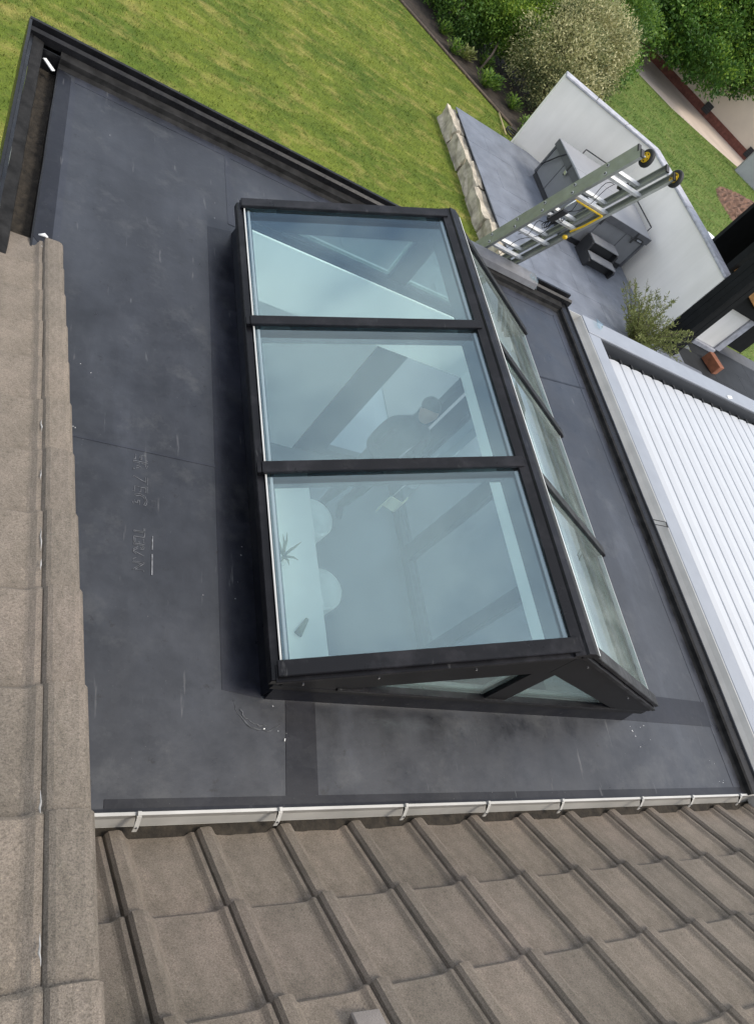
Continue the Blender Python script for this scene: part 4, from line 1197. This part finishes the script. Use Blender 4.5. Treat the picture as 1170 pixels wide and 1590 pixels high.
# small bed plants
def bed_plant(name, label, x, y, h, n, seed, mat, z0=LZ, L=.12):
    rng = np.random.default_rng(seed)
    root = tag(empty(name, (x, y, z0)), label, 'plant')
    V, F, T = [], [], []
    for i in range(n):
        a = rng.random() * 6.28; el = .4 + .9 * rng.random()
        d = np.array([math.cos(a) * math.cos(el), math.sin(a) * math.cos(el), math.sin(el)])
        p0 = np.array([x, y, z0]) + d * h * (.05 + .75 * rng.random())
        s = np.cross(d, [0, 0, 1]); s /= np.linalg.norm(s) + 1e-6
        l = L * (.6 + .6 * rng.random())
        q = [p0, p0 + d * l * .5 + s * l * .2, p0 + d * l - np.array([0, 0, .15 * l]), p0 + d * l * .5 - s * l * .2]
        b = len(V); V += q; F.append([b, b + 1, b + 2, b + 3]); T.append(rng.random())
    link('foliage', fast_mesh('foliage', np.array(V), np.array(F), T), mat, root)
    tube('stem', [(x, y, z0 - .01), (x, y, z0 + h * .5)], .01, M['bark'], root, 6)
bed_plant('bed_plant', 'low leafy green plant in the soil bed beside the lawn edge', 10.15, 18.4, .5, 380, 11, M['leaf_dark'])
bed_plant('bed_plant', 'small pale leafed plant under the round bush stem', 9.75, 19.3, .4, 260, 12, M['leaf_olive'])
bed_plant('bed_plant', 'clump of weeds in the bed next to the white wall end', 10.9, 16.6, .35, 260, 13, M['leaf_dark'])
for i_, (bx_, by_) in enumerate([(9.35, 19.2), (10.6, 18.7), (11.0, 18.1), (11.2, 17.3), (10.5, 19.6), (9.2, 20.0)]):
    bed_plant('ground_cover', ['dark leafy clump at the lawn edge under the leftmost bush', 'dark leafy clump between the round bush stem and the variegated shrub', 'leafy clump at the foot of the variegated shrub', 'leafy clump near the hose by the white wall', 'shaded leafy clump under the round bush', 'leafy clump beside the lawn at the top edge'][i_], bx_, by_, .42, 420, 40 + i_, M['leaf_dark'], L=.09)
# timber edging and a hose by the bed
tube('bed_edging', [(6.4, 22.1, LZ + .02), (9.16, 18.80, LZ + .03), (10.70, 17.05, LZ + .03)], .035, M['bark'])
tag(bpy.data.objects['bed_edging'], 'thin dark timber edging between the lawn and the soil bed', 'edging')
hp = [(10.55 + .22 * math.cos(i * .5), 16.5 + .22 * math.sin(i * .5), LZ + .03 + .004 * i) for i in range(22)]
tube('garden_hose', hp, .018, M['rubber'])
tag(bpy.data.objects['garden_hose'], 'coil of black hose on the ground at the white wall end', 'hose')
cane = tube('bamboo_cane', [(10.35, 17.3, LZ + .04), (10.2, 16.2, LZ + .07)], .018, plain('cane', (.42, .34, .18), .8))
tag(cane, 'pale bamboo cane lying between the soil bed and the lawn', 'cane')

# feathery willow-like shrub beside the pergola
def feathery(x, y, z0, seed):
    rng = np.random.default_rng(seed)
    root = tag(empty('feathery_shrub', (x, y, z0)), 'feathery olive green shrub behind the pergola corner', 'shrub')
    V, F, T = [], [], []
    SV, SF = [], []
    for i in range(85):
        a = rng.random() * 6.28; lean = .15 + .75 * rng.random(); L = .55 + .65 * rng.random()
        d = np.array([math.cos(a) * math.sin(lean), math.sin(a) * math.sin(lean), math.cos(lean)])
        p = np.array([x, y, z0]) + np.array([math.cos(a), math.sin(a), 0]) * .12 * rng.random()
        pts = []
        for k in range(9):
            t = k / 8
            pts.append(p + d * L * t + np.array([math.cos(a), math.sin(a), 0]) * .25 * t * t - np.array([0, 0, .12 * t * t]))
        v, f = tube_geo([tuple(q) for q in pts], [.007 - .0006 * k for k in range(9)], 4, False)
        b = len(SV); SV += v; SF += [tuple(j + b for j in q) for q in f]
        for k in range(75):
            t = .2 + .75 * rng.random(); j = min(int(t * 8), 7); w = t * 8 - j
            q = pts[j] * (1 - w) + pts[j + 1] * w
            o = rng.normal(size=3); o /= np.linalg.norm(o); o = o + d * .9; o /= np.linalg.norm(o)
            s = np.cross(o, rng.normal(size=3)); s /= np.linalg.norm(s)
            l = .05 + .05 * rng.random()
            b = len(V)
            V += [q, q + o * l * .5 + s * .009, q + o * l, q + o * l * .5 - s * .009]; F.append([b, b + 1, b + 2, b + 3]); T.append(rng.random())
    link('foliage', fast_mesh('foliage', np.array(V), np.array(F), T), M['leaf_olive'], root)
    link('stem', mesh('stem', SV, SF), M['bark'], root)
feathery(10.95, 9.35, PZ, 21)

# grass blades
def grass(name, label, inside, x0, x1, y0, y1, n, L, mat, seed, z):
    rng = np.random.default_rng(seed)
    P = np.stack([x0 + (x1 - x0) * rng.random(n), y0 + (y1 - y0) * rng.random(n)], 1)
    P = P[inside(P)]; n = len(P)
    a = rng.random(n) * 6.283; lean = rng.random(n) * .9 + .15
    d = np.stack([np.cos(a) * np.sin(lean), np.sin(a) * np.sin(lean), np.cos(lean)], 1)
    s = np.stack([-np.sin(a), np.cos(a), np.zeros(n)], 1)
    l = L * (.5 + rng.random(n)); w = .22 * l
    b = np.concatenate([P, np.full((n, 1), z - .004)], 1)
    vs = np.stack([b - s * w[:, None] * .5, b + s * w[:, None] * .5, b + d * l[:, None]], 1).reshape(-1, 3)
    me = fast_mesh(name, vs, np.arange(3 * n).reshape(-1, 3), rng.random(n))
    return tag(link(name, me, mat), label, kind='stuff')
def side(P, a, b):
    return (b[0] - a[0]) * (P[:, 1] - a[1]) - (b[1] - a[1]) * (P[:, 0] - a[0])
def in_lawn(P):
    bed = side(P, (6.3, 22.2), (9.16, 18.85)) < 0
    bed &= side(P, (9.16, 18.85), (10.75, 17.1)) < 0
    pat = (P[:, 0] > 7.85) & (P[:, 1] < 15.05)
    wal = (P[:, 0] > 9.8) & (P[:, 1] < 15.6)
    fru = P[:, 0] > (-.5 + .02 * P[:, 1])
    vis = P[:, 1] > 6.0 + .0 * P[:, 0]
    return bed & ~pat & ~wal & vis
grass('grass_blades', 'short mown grass of the garden lawn', in_lawn, -2.5, 10.8, 6.5, 23.0, 190000, .042, M['blade'], 31, LZ)
def in_far(P):
    return (P[:, 0] > 12.6) & (side(P, (14, 33), (25.4, 30.4)) < 0) & (side(P, (25.4, 30.4), (40, 25.5)) < 0)
M['blade_far'] = blade_material('rough_blade', (0.080, 0.140, 0.024), (0.14, 0.20, 0.045), (0.24, 0.24, 0.09))
grass('grass_blades', 'rough grass beyond the white garden wall', in_far, 12.6, 33, 11, 33, 90000, .075, M['blade_far'], 32, LZ + .004)

# ================================================================== INTERIOR THINGS (seen through the lantern)
ki = tag(empty('kitchen_island', (2.3, 1.8, FZ)), 'long white kitchen island worktop under the lantern', 'kitchen island')
box('cabinet', (1.75, -.4, FZ), (2.55, 3.30, -1.68), M['white_gloss'], ki)
box('worktop', (1.70, -.45, -1.68), (2.66, 3.36, -1.64), M['white_gloss'], ki, .006)
def stool(x, y, label):
    s = tag(empty('bar_stool', (x, y, FZ)), label, 'bar stool', 'white bar stools along the island')
    lathe('foot', [(.20, 0), (.20, .012), (.03, .02)], (x, y, FZ), (0, 0, 1), M['steel'], s, 24)
    tube('column', [(x, y, FZ + .02), (x, y, FZ + .57)], .025, M['steel'], s)
    vs, fs = [], []
    for i in range(13):          # rounded tub seat
        a = -math.pi * .62 + math.pi * 1.24 * i / 12
        for r, h in ((.14, .58), (.165, .64), (.175, .82), (.160, .85), (.150, .66), (.12, .61)):
            vs.append((x + r * math.cos(a), y + r * math.sin(a), FZ + h))
    for i in range(12):
        for k in range(5):
            q = i * 6 + k
            fs.append((q, q + 1, q + 7, q + 6))
    link('backrest', mesh('backrest', vs, fs), M['white_gloss'], s, smooth=True)
    lathe('seat', [(.05, .565), (.15, .575), (.16, .61), (.13, .63)], (x, y, FZ), (0, 0, 1), M['white_gloss'], s, 24)
stool(2.72, 2.42, 'white rounded bar stool at the middle of the island, under the front pane')
stool(2.72, 3.05, 'white rounded bar stool at the far end of the island')
stool(2.72, 1.72, 'white rounded bar stool at the near end of the island')
vp = tag(empty('dried_plant', (2.36, 2.52, -1.64)), 'dried branching plant in a pot on the white island', 'plant')
lathe('pot', [(.05, 0), (.06, .10), (.05, .12)], (2.30, 2.52, -1.639), (0, 0, 1), M['white_gloss'], vp, 16)
rn = random.Random(14)
for i in range(9):
    a = rn.uniform(0, 6.28); L = rn.uniform(.08, .20)
    p0 = Vector((2.30, 2.52, -1.53)); d = Vector((math.cos(a) * .8, math.sin(a) * .8, .6)).normalized()
    tube('branch', [p0, p0 + d * L * .6 + Vector((0, 0, .02)), p0 + d * L], [.009, .008, .001], M['dry_plant'], vp, 5)
sc_ = tube('bowl_spoon', [(2.42, 1.98, -1.625), (2.50, 2.10, -1.622)], [.03, .015], M['dry_plant'])
sc_.name = 'wooden_spoon'; tag(sc_, 'grey wooden spoon lying on the white island', 'spoon')
pdt = tag(empty('pendant_lamp', (2.9, 2.75, -.4)), 'cream wavy pendant lamp hanging on thin wires in the room', 'pendant lamp')
vs, fs = [], []
for i in range(17):
    t = i / 16
    xx = 2.79 + .22 * t; yy_ = 2.70 + .10 * t + .035 * math.sin(t * 6.28)
    for zz in (-1.02, -.90):
        for o_ in (0, .006):
            vs.append((xx, yy_ + o_, zz))
for i in range(16):
    q = 4 * i
    fs += [(q, q + 4, q + 6, q + 2), (q + 1, q + 3, q + 7, q + 5), (q, q + 1, q + 5, q + 4), (q + 2, q + 6, q + 7, q + 3)]
link('shade', mesh('shade', vs, fs), M['cream_shade'], pdt)
tube('wire', [(3.0, 2.80, -.90), (3.0, 2.80, CZ)], .002, M['steel'], pdt, 5)
tube('wire', [(2.80, 2.71, -.90), (2.80, 2.71, CZ)], .002, M['steel'], pdt, 5)
ob = lathe('orange_vase', [(.03, 0), (.055, .05), (.05, .11), (.025, .15), (.03, .17)], (2.12, 3.22, -1.639), (0, 0, 1), M['orange'], None, 20)
tag(ob, 'small orange vase on the far end of the white island', 'vase')

# person standing in the room
def skin_obj(name, verts, edges, radii, root_i, mat, parent, sub=2):
    me = bpy.data.meshes.new(name)
    me.from_pydata(verts, edges, [])
    o = link(name, me, mat, parent)
    sm = o.modifiers.new('skin', 'SKIN'); sm.use_smooth_shade = True
    for i, r in enumerate(radii):
        d = me.skin_vertices[0].data[i]
        d.radius = r if isinstance(r, tuple) else (r, r)
        d.use_root = (i == root_i)
    ss = o.modifiers.new('sub', 'SUBSURF'); ss.levels = sub; ss.render_levels = sub
    return o
pr_ = tag(empty('person', (3.42, 3.78, FZ)), 'person in dark clothes standing in the room below the lantern, holding something up', 'person')
bx0, by0 = 3.42, 3.78
def bp(x, y, z): return (bx0 + x, by0 + y, FZ + z)
V = [bp(0, 0, .93), bp(0, 0, 1.08), bp(0, 0, 1.25), bp(0, -.01, 1.40), bp(0, -.01, 1.49), bp(0, -.03, 1.58), bp(0, -.035, 1.68),
     bp(-.09, 0, .88), bp(-.10, -.02, .48), bp(-.10, .01, .09), bp(-.10, -.12, .04),
     bp(.09, 0, .88), bp(.10, -.03, .48), bp(.10, .02, .09), bp(.10, -.11, .04),
     bp(-.19, -.01, 1.38), bp(-.25, -.06, 1.12), bp(-.16, -.28, 1.14), bp(-.12, -.36, 1.17),
     bp(.19, -.01, 1.38), bp(.25, -.04, 1.12), bp(.14, -.26, 1.18), bp(.09, -.35, 1.22)]
E_ = [(0, 1), (1, 2), (2, 3), (3, 4), (4, 5), (5, 6), (0, 7), (7, 8), (8, 9), (9, 10), (0, 11), (11, 12), (12, 13), (13, 14), (3, 15), (15, 16), (16, 17), (17, 18), (3, 19), (19, 20), (20, 21), (21, 22)]
Rr = [(.15, .11), (.14, .10), (.16, .11), (.14, .09), .052, .078, .085, .085, .06, .042, .035, .085, .06, .042, .035, .06, .045, .035, .028, .06, .045, .035, .028]
skin_obj('body', V, E_, Rr, 0, M['cloth'], pr_)
hd_ = skin_obj('face', [bp(0, -.015, 1.50), bp(0, -.035, 1.60), bp(0, -.045, 1.66), bp(0, -.04, 1.72)], [(0, 1), (1, 2), (2, 3)], [.054, .078, .088, .070], 0, M['skin'], pr_)
skin_obj('hair', [bp(0, .005, 1.62), bp(0, -.015, 1.70), bp(0, -.03, 1.755)], [(0, 1), (1, 2)], [.085, .095, .07], 0, M['hair'], pr_)
for sx, wv in ((-1, V[18]), (1, V[22])):
    w = Vector(wv); hv, he, hr = [tuple(w), tuple(w + Vector((-sx * .02, -.05, .01)))], [(0, 1)], [.026, .030]
    for k in range(4):
        b = len(hv)
        q = w + Vector((-sx * .02 + (k - 1.5) * .017, -.075, .012)); l = (.030, .036, .034, .026)[k]
        hv += [tuple(q), tuple(q + Vector((0, -l, .008))), tuple(q + Vector((-sx * .004, -l * 1.5, .030)))]
        he += [(1, b), (b, b + 1), (b + 1, b + 2)]; hr += [.009, .008, .007]
    b = len(hv); q = w + Vector((-sx * .045, -.045, .012))
    hv += [tuple(q), tuple(q + Vector((-sx * .012, -.03, .024)))]; he += [(1, b), (b, b + 1)]; hr += [.010, .008]
    skin_obj('hand', hv, he, hr, 0, M['skin'], pr_, 1)
